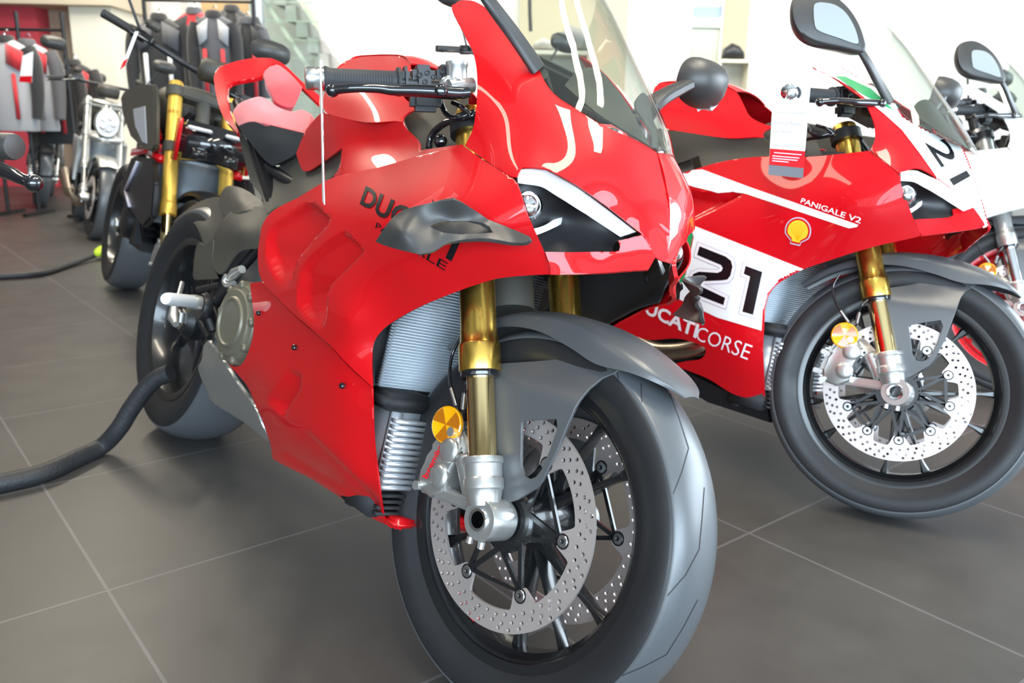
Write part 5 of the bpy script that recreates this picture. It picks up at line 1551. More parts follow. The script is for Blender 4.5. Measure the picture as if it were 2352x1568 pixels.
def naked(name, label, BF, WF, c, group=None):
    root = empty(name, label, 'motorcycle', BF, group=group)
    st = dict(name=c.get('wheelname', 'v2'), rim=c.get('rim', M['rim']), disc=.160, lugs=10, lugoff=10, lr=.112, spokes=STYLE2['spokes'], fork=c['fork'], tube=c.get('tube', M['goldtube']), fender=c.get('fender', M['black']))
    build_wheel_front(root, BF, WF, st); build_wheel_rear(root, BF, st, 1.46)
    m = rel(BF, WF)
    for s in (-1, 1):
        up, seal, lo, ft = fork_meshes(s*FY)
        u = link('fork_leg', up, st['fork'], root); u.matrix_local = m
        link('fork_top', cached(('fktop', s), lambda: leg_lathe('fork_top', [(.0278, .64), (.0278, .78), (.025, .785), (0, .786)], s*FY)), st['fork'], u)
        link('fork_lower_tube', lo, st['tube'], u); link('axle_clamp', ft, M['silver'], u)
        k = link('brake_caliper', cached(('cal', s), lambda: caliper_mesh(s)), M['silver'], root); k.matrix_local = m
    def yoke():
        bm = bmesh.new(); tube_bm(bm, [fk(.48, 0), fk(.76, 0)], .03, 16)
        for L in (.50, .74):
            obox_bm(bm, fk(L, -FY), fk(L, FY), .06, .04, FK, .006)
            for s in (-1, 1): lathe_bm(bm, [(.037, -.02), (.037, .02)], fk(L, s*FY), FK, 24)
        return bm_mesh('triple_clamp', bm, .6)
    y = link('triple_clamp', cached('yokeN', yoke), c.get('yoke', M['cover']), root); y.matrix_local = m
    def fend():
        rows = []
        for a in (215, 195, 175, 155, 140):
            a = math.radians(a); rows.append([np.array([math.sin(a)*r, y_, RF-math.cos(a)*r]) for y_, r in ((-.07, .30), (-.062, .32), (0, .33), (.062, .32), (.07, .30))])
        return grid_mesh('front_mudguard', loft_grid(rows, 4, 4), .004)
    f = link('front_mudguard', cached('fendN', fend), st['fender'], root); f.matrix_local = m
    link('fuel_tank', cached('tankN', tank_mesh), c['tank'], root)
    link('seat', cached('seatN', seat_mesh), M['blackpad'], root)
    link('tail', cached('tailN', tailn_mesh), c['tank'], root)
    link('engine_block', cached('engN', engine_mesh), c.get('engine', M['olive']), root)
    link('frame', cached('frmN', trellis_mesh), c.get('frame', M['black']), root)
    if c.get('exh'): link('exhaust', cached('exhN', exhn_mesh), c['exh'], root)
    link('radiator', cached('radN', lambda: radiator_mesh(-.27, .12, .14, .46, .74, .0065, .003)), M['rad'], root)
    hb, hp = cached(('hb', c.get('bar')), lambda: hbar_mesh(*c.get('bar', (1.10, -.36, .40))))
    h = link('handlebar', hb, M['black'], root)
    for s in (-1, 1):
        def ctl():
            P = [np.array(q)*[1, 1, 1] for q in hp]; P = P if s < 0 else P[::-1]
            ax = Vector(P[1]-P[0]).normalized(); e = Vector(P[0])
            g = tube('grip', [e, e+ax*.12], .0175, 16)
            bm = bmesh.new(); rot = Matrix((ax, Vector((0, 0, 1)).cross(ax).normalized(), ax.cross(Vector((0, 0, 1)).cross(ax).normalized()))).transposed()
            box_bm(bm, e+ax*.155, (.07, .045, .045), rot, .01); sw = bm_mesh('switch_block', bm, .6)
            bm = bmesh.new(); off = Vector((.055, 0, -.015))
            tube_bm(bm, spline([e+off*.9-ax*.0, e+off+ax*.06, e+off+ax*.12, e+off*.7+ax*.19], 3), [.010]+[.0065]*8+[.009], 8)
            box_bm(bm, e+ax*.19+Vector((.03, 0, .0)), (.05, .03, .03), rot, .006)
            lv = bm_mesh('lever', bm, 1)
            bm = bmesh.new()
            box_bm(bm, e+ax*.20+Vector((.035, 0, .055)), (.055, .045, .038), rot, .008)
            rs = bm_mesh('fluid_reservoir', bm, .6)
            bm = bmesh.new()
            b0 = e+ax*.17; b1 = b0+Vector((-.01, s*.11, .20))
            tube_bm(bm, [b0, b0.lerp(b1, .5)+Vector((0, 0, .0)), b1], .006, 8)
            ma = bm_mesh('mirror', bm, 1)
            mh = loft_rings('mirror_shell', [(b1.x-.022, b1.y+s*.03, b1.z+.02, .085, .045), (b1.x, b1.y+s*.03, b1.z+.02, .088, .048), (b1.x+.03, b1.y+s*.03, b1.z+.02, .06, .03), (b1.x+.04, b1.y+s*.03, b1.z+.02, .02, .01)], 20, pw=2.8)
            return g, sw, lv, rs, ma, mh
        g, sw, lv, rs, ma, mh = cached(('ctl', c.get('bar'), s), ctl)
        link('grip', g, M['rubber'], h); link('switch_block', sw, M['black'], h); link('lever', lv, M['gblack'], h); link('fluid_reservoir', rs, c.get('res', M['cover']), h)
        mm_ = link('mirror', ma, M['black'], root); link('mirror_shell', mh, M['wing'], mm_)
    if c.get('lamp') == 'oval':
        def ov():
            return loft_rings('headlight', [(-.10, 0, .86, .06, .06), (-.06, 0, .86, .085, .10), (0, 0, .86, .085, .105), (.015, 0, .86, .075, .095)], 28, pw=2.2)
        l = link('headlight', cached('ov', ov), M['silver'], root)
        bm = bmesh.new(); lathe_bm(bm, [(.072, .012), (.072, .020), (.05, .028), (0, .032)], (0, 0, .86), (1, 0, 0), 28); link('lamp_lens', cached('ovl', lambda: bm_mesh('lamp_lens', bm, .6)), M['drl'], l)
        for q in range(5):
            a = 2*PI*q/5; bm = bmesh.new(); bmesh.ops.create_icosphere(bm, subdivisions=2, radius=.016, matrix=Matrix.Translation((.026, math.cos(a)*.038, .85+math.sin(a)*.045)))
            link('lamp_projector', cached(('ovp', q), lambda: bm_mesh('lamp_projector', bm)), M['chrome'], l)
        br = bmesh.new(); box_bm(br, (-.11, 0, .87), (.02, .05, .28)); box_bm(br, (-.06, 0, 1.0), (.06, .24, .03), None, .01); box_bm(br, (-.06, 0, .74), (.05, .22, .05), None, .01)
        link('lamp_bracket', cached('lbr', lambda: bm_mesh('lamp_bracket', br, .6)), M['silver'], root)
        for s in (-1, 1):
            def shr():
                return slab('radiator_shroud', [(-.20, s*.17, .72), (-.44, s*.19, .74), (-.40, s*.19, .50), (-.26, s*.18, .40), (-.24, s*.17, .60)], (0, -s*.02, 0), .004)
            link('radiator_shroud', cached(('shrE', s), shr), M['silver'], root)
    else:
        def bl():
            bm = bmesh.new()
            box_bm(bm, (-.07, 0, .80), (.14, .26, .14), Matrix.Rotation(-.25, 3, 'Y'), .02)
            return bm_mesh('headlight', bm, .6)
        l = link('headlight', cached('bl', bl), M['gblack'], root)
        for s in (-1, 1):
            for nm, c0, sz, mt in (('daylight_strip', (-.0, s*.07, .853), (.02, .09, .014), M['drl']), ('lamp_lens', (.0, s*.06, .76), (.02, .06, .05), M['lens']), ('lamp_trim', (-.05, s*.135, .80), (.10, .006, .16), c.get('accent', M['red']))):
                link(nm, cached((nm, s), lambda: box(nm, c0, sz, None, .004)), mt, l)
    # instrument
    link('instrument_panel', cached('inst', lambda: box('instrument_panel', (-.16, 0, 1.09), (.06, .15, .09), Matrix.Rotation(.9, 3, 'Y'), .01)), M['cover'], root)
    return root

CD = (-1.25, 3.25, .296)
BD = bike_frame(CD, -1.00, .24); WD = bike_frame(CD, -.86, .28)
pale = mat('pale_lamp_panel', (.42, .46, .52), .3)
nd = naked('naked_motorcycle', 'dark naked motorcycle with thick gold fork and red trim left of the nearest red motorcycle', BD, WD, dict(fork=M['gold2'], tank=M['cover'], engine=M['black'], accent=M['red'], bar=(1.13, -.26, .42, tuple(tuple(BD.y(*q)) for q in ((236, 30, -.40), (318, 78, -.27), (430, 150, -.08), (475, 178, .02), (540, 218, .15), (590, 240, .27))))))
def ndp(px, py, Y): return BD.y(px, py, Y)
for s in (-1, 1):
    def intake():
        o = [(276, 225), (285, 208), (320, 193), (352, 192), (356, 230), (354, 335), (348, 348), (330, 342), (300, 312), (282, 262)]
        return slab('side_intake', [ndp(x, y, -.20+.0) for x, y in o], (-.02, .025, 0), .008)
    def strip():
        o = [(305, 250), (332, 243), (336, 330), (326, 326), (310, 290)]
        return slab('intake_lamp', [ndp(x, y, -.203) for x, y in o], (0, .01, 0), .002)
    def shroud():
        o = [(302, 358), (345, 362), (352, 420), (345, 500), (325, 522), (292, 470), (272, 440)]
        return slab('radiator_shroud', [ndp(x, y, -.20) for x, y in o], (-.02, .03, 0), .008)
    def chev():
        P = [ndp(x, y, -.206) for x, y in ((316, 372), (288, 438), (298, 474))]
        bm = bmesh.new(); obox_bm(bm, P[0], P[1], .012, .008); obox_bm(bm, P[1], P[2], .012, .008); return bm_mesh('shroud_stripe', bm, 1)
    def redt():
        bm = bmesh.new()
        for a, b in (((310, 352), (372, 340)), ((352, 282), (360, 322)), ((350, 352), (372, 366))): obox_bm(bm, ndp(*a, -.16), ndp(*b, -.15), .035, .03)
        return bm_mesh('red_trim', bm, 1)
    for nm, fn, mt in (('side_intake', intake, M['cover']), ('radiator_shroud', shroud, M['black']), ('red_trim', redt, M['red'])):
        me = cached(nm, fn); me = me if s < 0 else cached(nm+'L', lambda: mirror_mesh(me))
        o = link(nm, me, mt, nd)
        if nm == 'side_intake': sub = ('intake_lamp', strip, pale)
        elif nm == 'radiator_shroud': sub = ('shroud_stripe', chev, M['lilac'])
        else: continue
        m2 = cached(sub[0], sub[1]); m2 = m2 if s < 0 else cached(sub[0]+'L', lambda: mirror_mesh(m2))
        link(sub[0], m2, sub[2], o)
def plc(name, label, c, psi, th, cfg):
    B_ = bike_frame(c, psi, th); W_ = bike_frame(c, psi+.1, th+.03); return naked(name, label, B_, W_, cfg)
plc('naked_motorcycle', 'silver naked motorcycle with an oval headlight farther back on the left', (-3.10, 6.35, .296), -1.05, .18,
    dict(fork=M['silver'], tube=M['alu'], tank=M['cover'], lamp='oval', exh=M['titan'], yoke=M['silver'], fender=M['silver'], engine=M['black'], bar=(1.12, -.30, .40)))
plc('naked_motorcycle', 'black naked motorcycle farthest back on the left beside the clothes rack', (-4.75, 8.6, .296), -1.1, .18,
    dict(fork=M['cover'], tube=M['alu'], tank=M['black'], engine=M['cover'], accent=M['black'], bar=(1.14, -.30, .42)))
plc('naked_motorcycle', 'red motorcycle with raised handlebar directly behind the nearest red motorcycle', (-.02, 4.35, .296), -.85, .2,
    dict(fork=M['black'], tube=M['chrome'], tank=M['red'], accent=M['red'], bar=(1.20, -.30, .42)))
plc('naked_motorcycle', 'dark motorcycle with black seat standing behind the number 21 motorcycle', (2.75, 4.7, .296), -.80, .12,
    dict(fork=M['black'], tube=M['chrome'], tank=M['cover'], accent=M['black'], bar=(1.02, -.30, .36)))
# ---------------------------------------------------------------- the room
def struct(name, me, m, smooth=False):
    o = link(name, me, m, None, smooth); o['kind'] = 'structure'; return o
YB = 12.5
XL, XR, YF, ZC = -8.0, 8.0, -5.2, 4.3
struct('wall_back', box('wall_back', ((XL+XR)/2, YB+.1, ZC/2), (XR-XL, .2, ZC)), M['wallw'])
struct('wall_left', box('wall_left', (XL-.1, (YB+YF)/2, ZC/2), (.2, YB-YF, ZC)), M['wallside'])
struct('ceiling', box('ceiling', ((XL+XR)/2, (YB+YF)/2, ZC+.05), (XR-XL, YB-YF, .1)), M['ceiling'])
# sills and lintels of the glazed front and right sides, with mullions
bm = bmesh.new()
box_bm(bm, ((XL+XR)/2, YF, .15), (XR-XL, .2, .3)); box_bm(bm, ((XL+XR)/2, YF, 3.75), (XR-XL, .2, 1.1))
for k in range(9): box_bm(bm, (XL+1+k*1.75, YF, 1.7), (.08, .12, 2.9))
struct('wall_front', bm_mesh('wall_front', bm), M['wall'])
bm = bmesh.new()
box_bm(bm, (XR, (YB+YF)/2, .12), (.2, YB-YF, .24)); box_bm(bm, (XR, (YB+YF)/2, 3.8), (.2, YB-YF, 1.0))
for k in range(8): box_bm(bm, (XR, YF+1+k*1.9, 1.8), (.12, .08, 3.1))
struct('wall_right', bm_mesh('wall_right', bm), M['wallw'])

def vbox(px0, px1, pyt, Yd, z0, depth, pyb=None):
    """an upright block whose front face stands at distance Yd between two picture columns (mesh in world space)"""
    a = at(px0, pyt, Yd); b = at(px1, pyt, Yd)
    z1 = (a[2]+b[2])/2
    return ((a[0]+b[0])/2, Yd+depth/2, (z0+z1)/2), (abs(b[0]-a[0]), depth, z1-z0)

# column and nook at the left back, cream return wall, soffit
def block(name, px0, px1, z0, z1, Yd, depth, m, kind='structure'):
    a = at(px0, 100, Yd)[0]; b = at(px1, 100, Yd)[0]
    o = link(name, box(name, ((a+b)/2, Yd+depth/2, (z0+z1)/2), (abs(b-a), depth, z1-z0)), m, None, False)
    if kind: o['kind'] = kind
    return o
zs = at(120, 14, 11.0)[2]
block('wall_return', 50, 168, 0, zs, 11.4, .45, M['tan'])
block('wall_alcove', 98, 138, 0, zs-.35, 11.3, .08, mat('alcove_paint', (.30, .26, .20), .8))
block('wall_cream', 166, 262, 0, zs, 11.0, .8, M['wall'])
block('trim_1', -140, 262, zs, zs+.5, 10.8, 1.1, mat('soffit_paint', (.62, .52, .38), .8))
block('wall_red', -140, 90, 0, zs, 11.1, .3, M['redwall'])
block('wall_panel', 262, 420, 0, 4.2, 12.2, .25, mat('pale_pink_paint', (.86, .80, .74), .8))
# glazed door in the back wall with its white frame, cream reveal beside it
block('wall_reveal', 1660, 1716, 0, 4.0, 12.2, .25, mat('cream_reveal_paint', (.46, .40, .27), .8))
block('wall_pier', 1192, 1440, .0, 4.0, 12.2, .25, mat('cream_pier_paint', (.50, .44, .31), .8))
def door():
    bm = bmesh.new(); Yd = 12.3
    x0 = at(1584, 100, Yd)[0]; x1 = at(1652, 100, Yd)[0]; zt = at(1610, -30, Yd)[2]
    for xa, xb, za, zb in ((x0-.10, x0, 0, zt), (x1, x1+.10, 0, zt), (x0-.1, x1+.1, zt, zt+.1), (x0, x1, at(1610, 52, Yd)[2]-.06, at(1610, 42, Yd)[2])):
        box_bm(bm, ((xa+xb)/2, Yd, (za+zb)/2), (xb-xa, .10, zb-za))
    o = struct('door_1', bm_mesh('door_1', bm), M['wallw'])
    bm = bmesh.new(); box_bm(bm, ((x0+x1)/2, Yd+.02, (at(1610, 40, Yd)[2]+at(1610, 14, Yd)[2])/2), (x1-x0, .02, abs(at(1610, 40, Yd)[2]-at(1610, 14, Yd)[2])))
    link('transom_pane', bm_mesh('transom_pane', bm), mat('pale_blue_pane', (.26, .36, .52), .4), o, False)
    bm = bmesh.new(); zc = at(1610, 56, Yd)[2]; box_bm(bm, ((x0+x1)/2, Yd+.02, zc/2), (x1-x0, .02, zc))
    link('door_pane', bm_mesh('door_pane', bm), mat('frosted_pane', (.42, .46, .38), .5), o, False)
door()

# ---------------------------------------------------------------- staircase with glass balustrade
def stairs():
    Yd = 11.4
    root = empty('staircase', 'white staircase rising to the left behind a glass balustrade', 'stairs', loc=(0, Yd, 0))
    p0 = at(770, 190, Yd); p1 = at(640, 0, Yd)
    steps = bmesh.new(); n = 9
    dx = (p1[0]-p0[0])/5.2; dz = (p1[2]-p0[2])/5.2
    pts = []
    nlow = int(p0[2]/dz)+1
    for i in range(-nlow, 12):
        x = p0[0]+dx*i; z = p0[2]+dz*i
        box_bm(steps, (x+dx/2+.05, .45, z+dz/2-.02), (abs(dx)*1.05, .85, dz*.98))
    link('steps', bm_mesh('steps', steps), mat('grey_stair_tread', (.42, .41, .40), .7), root, False)
    for nm, off, m in (('stringer', -.02, M['wall']), ('handrail', .0, mat('grey_rail', (.62, .60, .55), .5))):
        bm = bmesh.new()
        if nm == 'stringer':
            a = (p0[0]-dx*nlow+.35, .85, -.05+.1); b = (p0[0]+dx*12+.35, .85, p0[2]+dz*12)
            obox_bm(bm, (a[0], .02, p0[2]-dz*nlow-.1), (b[0], .02, b[2]-.1), .05, .20, (0, 1, 0))
        else:
            obox_bm(bm, (at(735, 190, Yd)[0], -.12, at(735, 190, Yd)[2]), (at(600, -20, Yd)[0], -.12, at(600, -20, Yd)[2]), .05, .07, (0, 1, 0))
        link(nm, bm_mesh(nm, bm), m, root, False)
    bm = bmesh.new()
    for pxx in (597,):
        q = at(pxx, 60, Yd-.3); box_bm(bm, (q[0], -.3, 1.6), (.09, .09, 3.2))
    link('post', bm_mesh('post', bm), mat('steel_post', (.45, .50, .55), .4, metal=.6), root, False)
    bm = bmesh.new()
    x0 = at(572, 100, Yd)[0]; x1 = at(745, 100, Yd)[0]
    box_bm(bm, ((x0+x1)/2, -.25, 1.2), (x1-x0, .012, 2.4))
    link('glass_panel', bm_mesh('glass_panel', bm), glass('green_glass', (.90, .96, .93), .15, .93), root, False)
    bm = bmesh.new()
    for k in range(7): box_bm(bm, ((x0+x1)/2, -.22, 1.0+k*.22), (x1-x0, .02, .012))
    link('balustrade_wires', bm_mesh('balustrade_wires', bm), mat('wire', (.55, .58, .55), .4, metal=.5), root, False)
stairs()
# ---------------------------------------------------------------- clothes racks
CL = dict(k=mat('black_cloth', (.018, .018, .020), .8, sheen=.3), r=mat('red_cloth', (.55, .02, .03), .75, sheen=.3), g=mat('grey_cloth', (.40, .40, .42), .8, sheen=.3), w=mat('white_cloth', (.80, .80, .80), .8, sheen=.3), d=mat('dark_grey_cloth', (.09, .09, .10), .8, sheen=.3), b=mat('tan_board', (.48, .33, .16), .7), p=mat('pink_card', (.80, .60, .62), .7))
def jacket(label, px, py0, py1, Yd, cols, group, wide=.44, turn=0.0, trousers=False):
    """a jacket on a hanger: body, two sleeves, shoulder yoke, collar, stripe; hangs between picture rows py0 and py1"""
    a = at(px, py0, Yd); b = at(px, py1, Yd); H = a[2]-b[2]; body, sleeve, yoke, stripe = [CL[k] for k in cols]
    root = empty('jacket', label, 'jacket', loc=tuple(a), group=group); root.rotation_euler = (0, 0, turn)
    w_ = wide/2
    rings = []
    bm = bmesh.new(); R = []
    for t, hw, hd in ((0, .07, .05), (.06, .15, .07), (.12, w_*.86, .09), (.25, w_*.92, .11), (.6, w_*.86, .10), (.95, w_*.95, .10), (1.0, w_*.93, .09)):
        R.append([bm.verts.new((hw*math.cos(q)*(1+.03*math.sin(5*q+t*9)), hd*math.sin(q), -H*t)) for q in [2*PI*k/24 for k in range(24)]])
    for A, Bq in zip(R[:-1], R[1:]):
        for k in range(24): bm.faces.new((A[k], A[(k+1) % 24], Bq[(k+1) % 24], Bq[k]))
    bm.faces.new(R[0][::-1]); bm.faces.new(R[-1])
    link('jacket_body', bm_mesh('jacket_body', bm, 1), body, root)
    for s in (-1, 1):
        P = [(s*w_*.80, 0, -H*.10), (s*w_*1.02, -.01, -H*.25), (s*w_*1.10, -.03, -H*.55), (s*w_*1.05, -.06, -H*.86)]
        link('sleeve', tube('sleeve', spline(P, 4), list(np.interp(np.linspace(0, 1, 13), [0, .3, 1], [.07, .066, .045])), 14), sleeve, root)
        q = bmesh.new()
        prism_bm(q, [(s*.04, -.082, -H*.04), (s*w_*.80, -.108, -H*.13), (s*w_*.72, -.122, -H*.34), (s*.05, -.124, -H*.26)], [(s*.04, -.06, -H*.04), (s*w_*.80, -.06, -H*.13), (s*w_*.72, -.06, -H*.34), (s*.05, -.06, -H*.26)])
        link('shoulder_yoke', bm_mesh('shoulder_yoke', q, .6), yoke, root)
        q = bmesh.new(); box_bm(q, (s*w_*.45, -.118, -H*.62), (.035, .02, H*.5), None, .005); link('side_stripe', bm_mesh('side_stripe', q, .6), stripe, root)
    link('collar', lathe('collar', [(.055, 0), (.07, -.02), (.075, -.06), (.06, -.07)], (0, 0, .04), (0, 0, 1), 18), sleeve, root)
    bm = bmesh.new(); tube_bm(bm, spline([(0, 0, .0), (0, 0, .06), (.02, 0, .085), (.035, 0, .06)], 4), .004, 6); link('hanger_hook', bm_mesh('hanger_hook', bm, 1), M['chrome'], root)
    return root
g1 = 'clothes on the left rack'; g2_ = 'clothes on the rack by the stairs'
jacket('grey racing suit with black and red shoulders at the left picture edge', 12, 92, 300, 7.5, 'gkrr', g1, .44)
jacket('pale grey jacket with red shoulder strip on the left rack', 62, 100, 300, 7.84, 'gdrg', g1, .40, .3)
jacket('black jacket with thin red piping on the left rack', 118, 140, 330, 8.2, 'kkdr', g1, .44, .1)
jacket('black jacket with red shoulders at the right end of the left rack', 168, 146, 330, 8.55, 'kkrk', g1, .40, .1)
jacket('plain black jacket with white side stripe at the left of the rack by the stairs', 365, 42, 262, 7.65, 'kkdw', g2_, .44, .1)
jacket('red black and white racing jacket in the middle of the rack by the stairs', 446, 28, 245, 8.02, 'rdkk', g2_, .46)
jacket('dark grey jacket with white chest and red cuffs beside the red racing jacket', 490, 36, 245, 7.65, 'dkgr', g2_, .32, .2)
jacket('long black jacket near the right end of the rack by the stairs', 532, 22, 240, 8.36, 'kkkd', g2_, .44, .2)
jacket('black jacket with narrow red edge at the right end of the rack by the stairs', 566, 50, 250, 8.0, 'kdkr', g2_, .28, .2)
def rack(label, x0, x1, py, Yd, posts):
    a = at(x0, py, Yd); b = at(x1, py, Yd); root = empty('clothes_rack', label, 'clothes rack', loc=(a[0], Yd, 0))
    z = a[2]+.11; L = b[0]-a[0]
    link('hanging_rail', tube('hanging_rail', [(0, .0, z), (L, 0, z)], .014, 10), M['black'], root)
    for px in posts:
        q = at(px, py, Yd)[0]-a[0]
        link('rack_post', tube('rack_post', [(q, 0, 0), (q, 0, z+.15)], .018, 10), M['black'], root)
        link('rack_foot', box('rack_foot', (q, 0, .015), (.05, .5, .03), None, .008), M['black'], root, False)
    link('lower_rail', tube('lower_rail', [(0, .0, .35), (L, 0, .35)], .010, 8), M['black'], root)
rack('black clothes rack at the left picture edge', -40, 150, 96, 7.9, (-30, 44, 148))
rack('black clothes rack in front of the staircase', 330, 585, 30, 7.95, (332, 583))
# tall panel board by the stairs and cards
bd = link('display_board', box('display_board', tuple(at(520, 70, 8.6)), (.45, .05, .9), None, .01), CL['b'], None, False); tag(bd, 'tan wooden display board behind the black jackets by the stairs', 'board')
# low shelf with goods seen through the windscreen, and another at the back wall
def shelf(label, px0, px1, py, Yd):
    a = at(px0, py, Yd); b = at(px1, py, Yd)
    root = empty('shelf', label, 'shelf', loc=((a[0]+b[0])/2, Yd, 0)); L = b[0]-a[0]
    link('shelf_board', box('shelf_board', (0, 0, a[2]-.02), (L, .35, .04), None, .004), mat('shelf_cream', (.66, .62, .50), .6), root, False)
    for s in (-1, 1): link('shelf_side', box('shelf_side', (s*L/2, 0, a[2]/2), (.03, .35, a[2]), None, .004), mat('shelf_cream2', (.66, .62, .50), .6), root, False)
    link('shelf_back', box('shelf_back', (0, .16, a[2]/2), (L, .02, a[2]), None, .002), mat('shelf_grey', (.45, .44, .38), .6), root, False)
    return a
a1 = shelf('cream display shelf at the back seen through the clear windscreen', 1225, 1350, 118, 9.0)
def lump(name, label, cat, px, py, Yd, w_, h_, m):
    q = at(px, py, Yd)
    o = link(name, loft_rings(name, [(-w_/2, 0, h_*.10, .03, .02), (-w_*.40, 0, h_*.35, .10, h_*.33), (-w_*.1, 0, h_*.5, .13, h_*.5), (w_*.2, 0, h_*.42, .12, h_*.42), (w_*.42, 0, h_*.25, .08, h_*.24), (w_/2, 0, h_*.1, .02, .02)], 18), m)
    o.location = tuple(q); tag(o, label, cat); return o
lump('bag', 'dark grey bag with an orange dot on the shelf seen through the windscreen', 'bag', 1318, 116, 9.0, .36, .24, mat('bag_cloth', (.20, .19, .18), .8))
o = lump('bag', 'flat grey bag lying at the left end of the shelf behind the windscreen', 'bag', 1250, 116, 9.0, .24, .12, mat('bag_cloth_pale', (.40, .38, .34), .8))
a2 = shelf('cream shelf against the back wall beside the glazed door', 1648, 1716, 138, 11.6)
lump('helmet', 'black helmet standing on the shelf beside the glazed door', 'helmet', 1683, 136, 11.6, .30, .20, M['black'])
ch = link('hanging_chain', tube('hanging_chain', [at(1216, -60, 8.6), at(1217, 30, 8.6), at(1219, 72, 8.6)], .018, 8), mat('dark_chain', (.05, .05, .04), .6)); tag(ch, 'dark chain hanging in front of the cream wall behind the windscreen', 'chain')
# banner stand
def tagcard(label, pxs, Yd):
    o = slab('price_card', [at(x, y, Yd) for x, y in pxs], (0, .003, 0)); ob = link('price_card', o, M['card'], None, False); tag(ob, label, 'price tag')
    q = [np.array(at(x, y, Yd)) for x, y in pxs]
    lo = [q[0]*.22+q[3]*.78, q[1]*.22+q[2]*.78, q[2], q[3]]
    link('red_band', slab('red_band', [p-np.array([0, .0015, 0]) for p in lo], (0, .001, 0)), M['red2'], ob, False)
tagcard('white price card with red foot hanging on the silver motorcycle', [(52, 128), (76, 118), (73, 190), (44, 188)], 6.1)
tagcard('white price card on the handlebar of the red motorcycle behind', [(872, 96), (899, 96), (900, 134), (868, 132)], 4.3)
tagcard('long white price card seen at a slant on the dark naked motorcycle', [(310, 72), (318, 72), (288, 150), (276, 160)], 3.0)
# ---------------------------------------------------------------- hoses on the floor
def hose(name, label, P, r, m, n=14):
    S_ = spline(P, 8)
    root = tube(name, S_, r, n)
    o = link(name, root, m); tag(o, label, 'hose'); return o
hm = mat('woven_hose', (.020, .021, .024), .55, bump=(120, .5, .003))
e1 = B1.world(bx(392, 856, -.125))[0]; dE = (e1-CO)@CM[2]
f0 = at_z(232, 1026, .024); d0 = (f0-CO)@CM[2]
P = [at_z(-60, 1118, .022), at_z(0, 1110, .022), at_z(100, 1086, .022), at_z(170, 1055, .022), f0]
for (x, y), t in (((272, 985), .25), ((300, 940), .45), ((335, 892), .70), ((362, 868), .86)): P.append(at_d(x, y, d0+(dE-d0)*t))
P.append(e1)
hose('black_hose', 'thick black fabric hose on the floor running to the rear wheel of the nearest motorcycle', P, .0235, hm)
P = [at_z(-60, 637, .02), at_z(0, 635, .02), at_z(90, 628, .02), at_z(150, 610, .02), at_z(205, 590, .03), at_z(222, 583, .04)]
h2 = hose('black_hose', 'thinner black hose farther back ending in a lime green coupling', P, .018, hm)
bm = bmesh.new(); a = at_z(222, 583, .045); b = at_z(258, 556, .065)
lathe_bm(bm, [(.012, 0), (.020, .01), (.020, .05), (.030, .055), (.030, .12), (.018, .125)], a, b-a, 20)
link('coupling', bm_mesh('coupling', bm, .6), M['lime'], h2)

# ---------------------------------------------------------------- price cards
def card(label, tl, tr, br, bl, group=None):
    """thin printed card; the four corners in world space"""
    tl, tr, br, bl = [np.array(p, float) for p in (tl, tr, br, bl)]
    n = np.cross(tr-tl, bl-tl); n /= np.linalg.norm(n)
    if n@(CO-tl) < 0: n = -n
    root = empty('price_card', label, 'price tag', loc=tuple(tl)); base = tl.copy()
    f = lambda u, v: (tl*(1-u)+tr*u)*(1-v)+(bl*(1-u)+br*u)*v-base
    def plate(name, u0, v0, u1, v1, m, off, th=.0012, par=None):
        bm = bmesh.new(); q = [f(u0, v0), f(u1, v0), f(u1, v1), f(u0, v1)]
        prism_bm(bm, [p+n*off for p in q], [p+n*(off-th) for p in q])
        return link(name, bm_mesh(name, bm, .5), m, par or root, False)
    plate('card_sheet', 0, 0, 1, 1, M['card'], 0, .0015)
    plate('red_band', 0, .73, 1, .90, M['red2'], .0006, .0005); plate('grey_band', 0, .895, 1, 1, mat('grey_band', (.10, .10, .12), .5) if 'gb' not in M else M['gb'], .0006, .0005)
    ink = M['ink']
    for v, u0, u1, h in ((.355, .12, .86, .010), (.46, .10, .80, .016), (.545, .06, .60, .016), (.69, .06, .92, .016)):
        bm = bmesh.new(); k = 0; u = u0; rnd = random.Random(int(v*1000))
        while u < u1:
            wd = rnd.uniform(.03, .07); dv = rnd.uniform(-.008, .008)
            q = [f(u, v-h*1.2+dv), f(u+.012, v-h+dv), f(u+wd, v+h+dv), f(u+wd-.012, v+h*1.2+dv)]
            prism_bm(bm, [p+n*.0010 for p in q], [p+n*.0004 for p in q]); u += wd+.012
        link('handwriting', bm_mesh('handwriting', bm), ink, root, False)
    for v, u0, u1 in ((.765, .12, .9), (.80, .08, .85), (.825, .08, .80), (.85, .08, .55)):
        plate('print_line', u0, v, u1, v+.009, M['lilac'], .0010, .0004)
    return root, f, n
M['ink'] = mat('ballpoint_ink', (.05, .05, .07), .6)
M['gb'] = mat('grey_band', (.10, .10, .12), .5)
g2 = [(1778, 178), (1863, 180), (1844, 409), (1765, 401)]
d2 = 1.93
c2, fc, nc = card('white price card with red foot hanging on the handlebar of the number 21 motorcycle', *[at_d(x, y, d2) for x, y in g2])
bm = bmesh.new(); q = at_d(1812, 211, d2-.004); lathe_bm(bm, [(.012, -.004), (.018, -.002), (.018, .004), (.012, .008), (0, .009)], q-np.array(c2.location), (CO-q), 24)
link('card_rivet', bm_mesh('card_rivet', bm, .6), M['chrome'], c2)
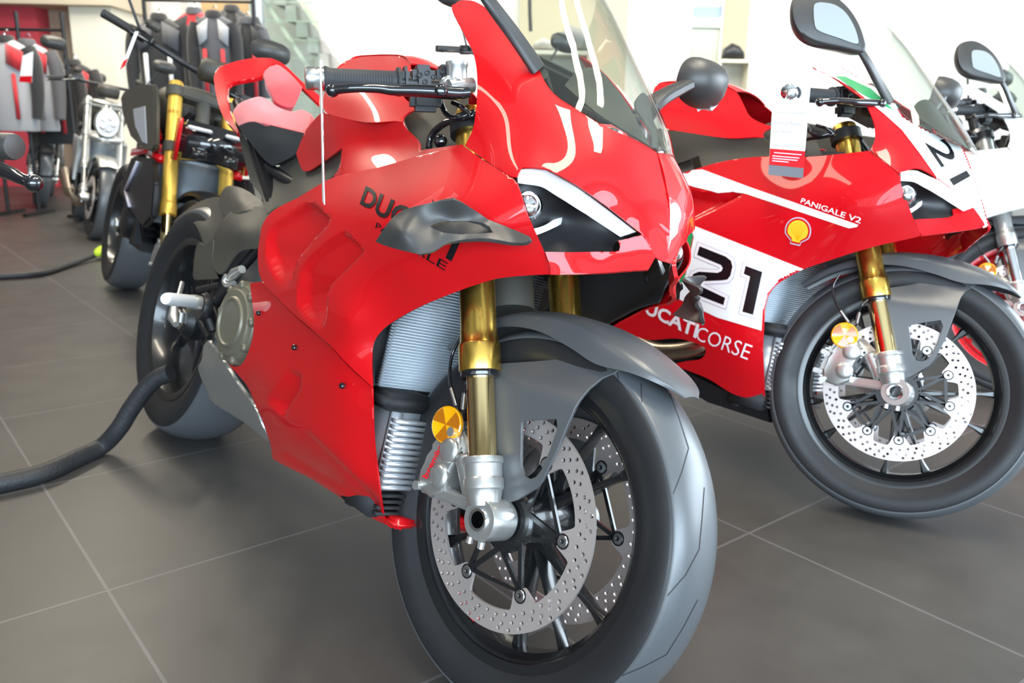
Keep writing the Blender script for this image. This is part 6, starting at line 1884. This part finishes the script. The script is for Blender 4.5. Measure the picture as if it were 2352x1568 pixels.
# edge-on card on the nearest motorcycle
db = (B1.world(bx(742, 181, -.345))[0]-CO)@CM[2]
t0 = at_d(736.5, 138, db-.045); t1 = at_d(741, 138, db+.045); b0 = at_d(746.5, 470, db-.045); b1 = at_d(742.5, 462, db+.045)
card('white price card seen edge on beside the right handlebar grip of the nearest motorcycle', t0, t1, b1, b0)

# ---------------------------------------------------------------- another motorcycle standing left of the camera: only its bar end and lever reach into view
e0 = at_d(34, 337, 1.12); i0 = at_d(-330, 318, 1.22); axl = (e0-i0)/np.linalg.norm(e0-i0)
_bars = cached('bars', bar_meshes)
_le = bx(700, 181, -.372); _li = bx(912, 188, -.243)
_v = _le-_li; _psi = math.atan2(axl[1], axl[0])-math.atan2(_v[1], _v[0]); _th = .16
B4 = bike_frame((0, 0, .29), _psi, _th); B4.O = B4.O+(e0-B4.world(_le)[0]); B4.O[2] = 0.012*0+B4.O[2]
_dz = B4.O[2]; B4.O[2] = 0.0
st4 = dict(STYLE2, fork=M['gold2'], tube=M['goldtube'], fender=M['black'], nose=M['black'], paint=M['black'], chin=M['black'], pad=M['blackpad'], belly=M['black'], shld=M['black'])
moto4 = empty('sports_motorcycle', 'black motorcycle at the left edge, only its bar end and lever in view', 'motorcycle', B4)
def loc4(p): return (np.array(p)-B4.O)@B4.M.T
E0, I0 = loc4(e0), loc4(i0); ax4 = (E0-I0)/np.linalg.norm(E0-I0)
clip = fk(.52, -.113)
hb = link('handlebar', tube('handlebar', [I0-ax4*.30, I0, I0+(E0-I0)*.2], .0125, 12), M['black'], moto4)
link('grip', tube('grip', [I0, I0+(E0-I0)*.86], .0165, 20), M['rubber'], hb)
link('bar_end', lathe('bar_end', [(.012, -.050), (.0175, -.049), (.0178, -.004), (.0165, 0), (.008, .0015), (0, .0015)], E0, ax4, 32), M['wing'], hb)
link('chrome_collar', lathe('chrome_collar', [(.012, -.060), (.0172, -.060), (.0172, -.050), (.012, -.050)], E0, ax4, 32, closed=True), M['chrome'], hb)
P = [loc4(at_d(82, 422, 1.08)), loc4(at_d(52, 412, 1.08)), loc4(at_d(0, 390, 1.10)), loc4(at_d(-150, 350, 1.15)), loc4(at_d(-330, 330, 1.20))]
bm = bmesh.new(); tube_bm(bm, spline(P, 5), list(np.interp(np.linspace(0, 4, 21), range(5), [.0080, .0074, .0098, .010, .011])), 16)
bmesh.ops.create_icosphere(bm, subdivisions=3, radius=.0112, matrix=Matrix.Translation(Vector(loc4(at_d(78, 421, 1.075)))))
link('lever', bm_mesh('lever', bm, 1), M['gblack'], moto4)
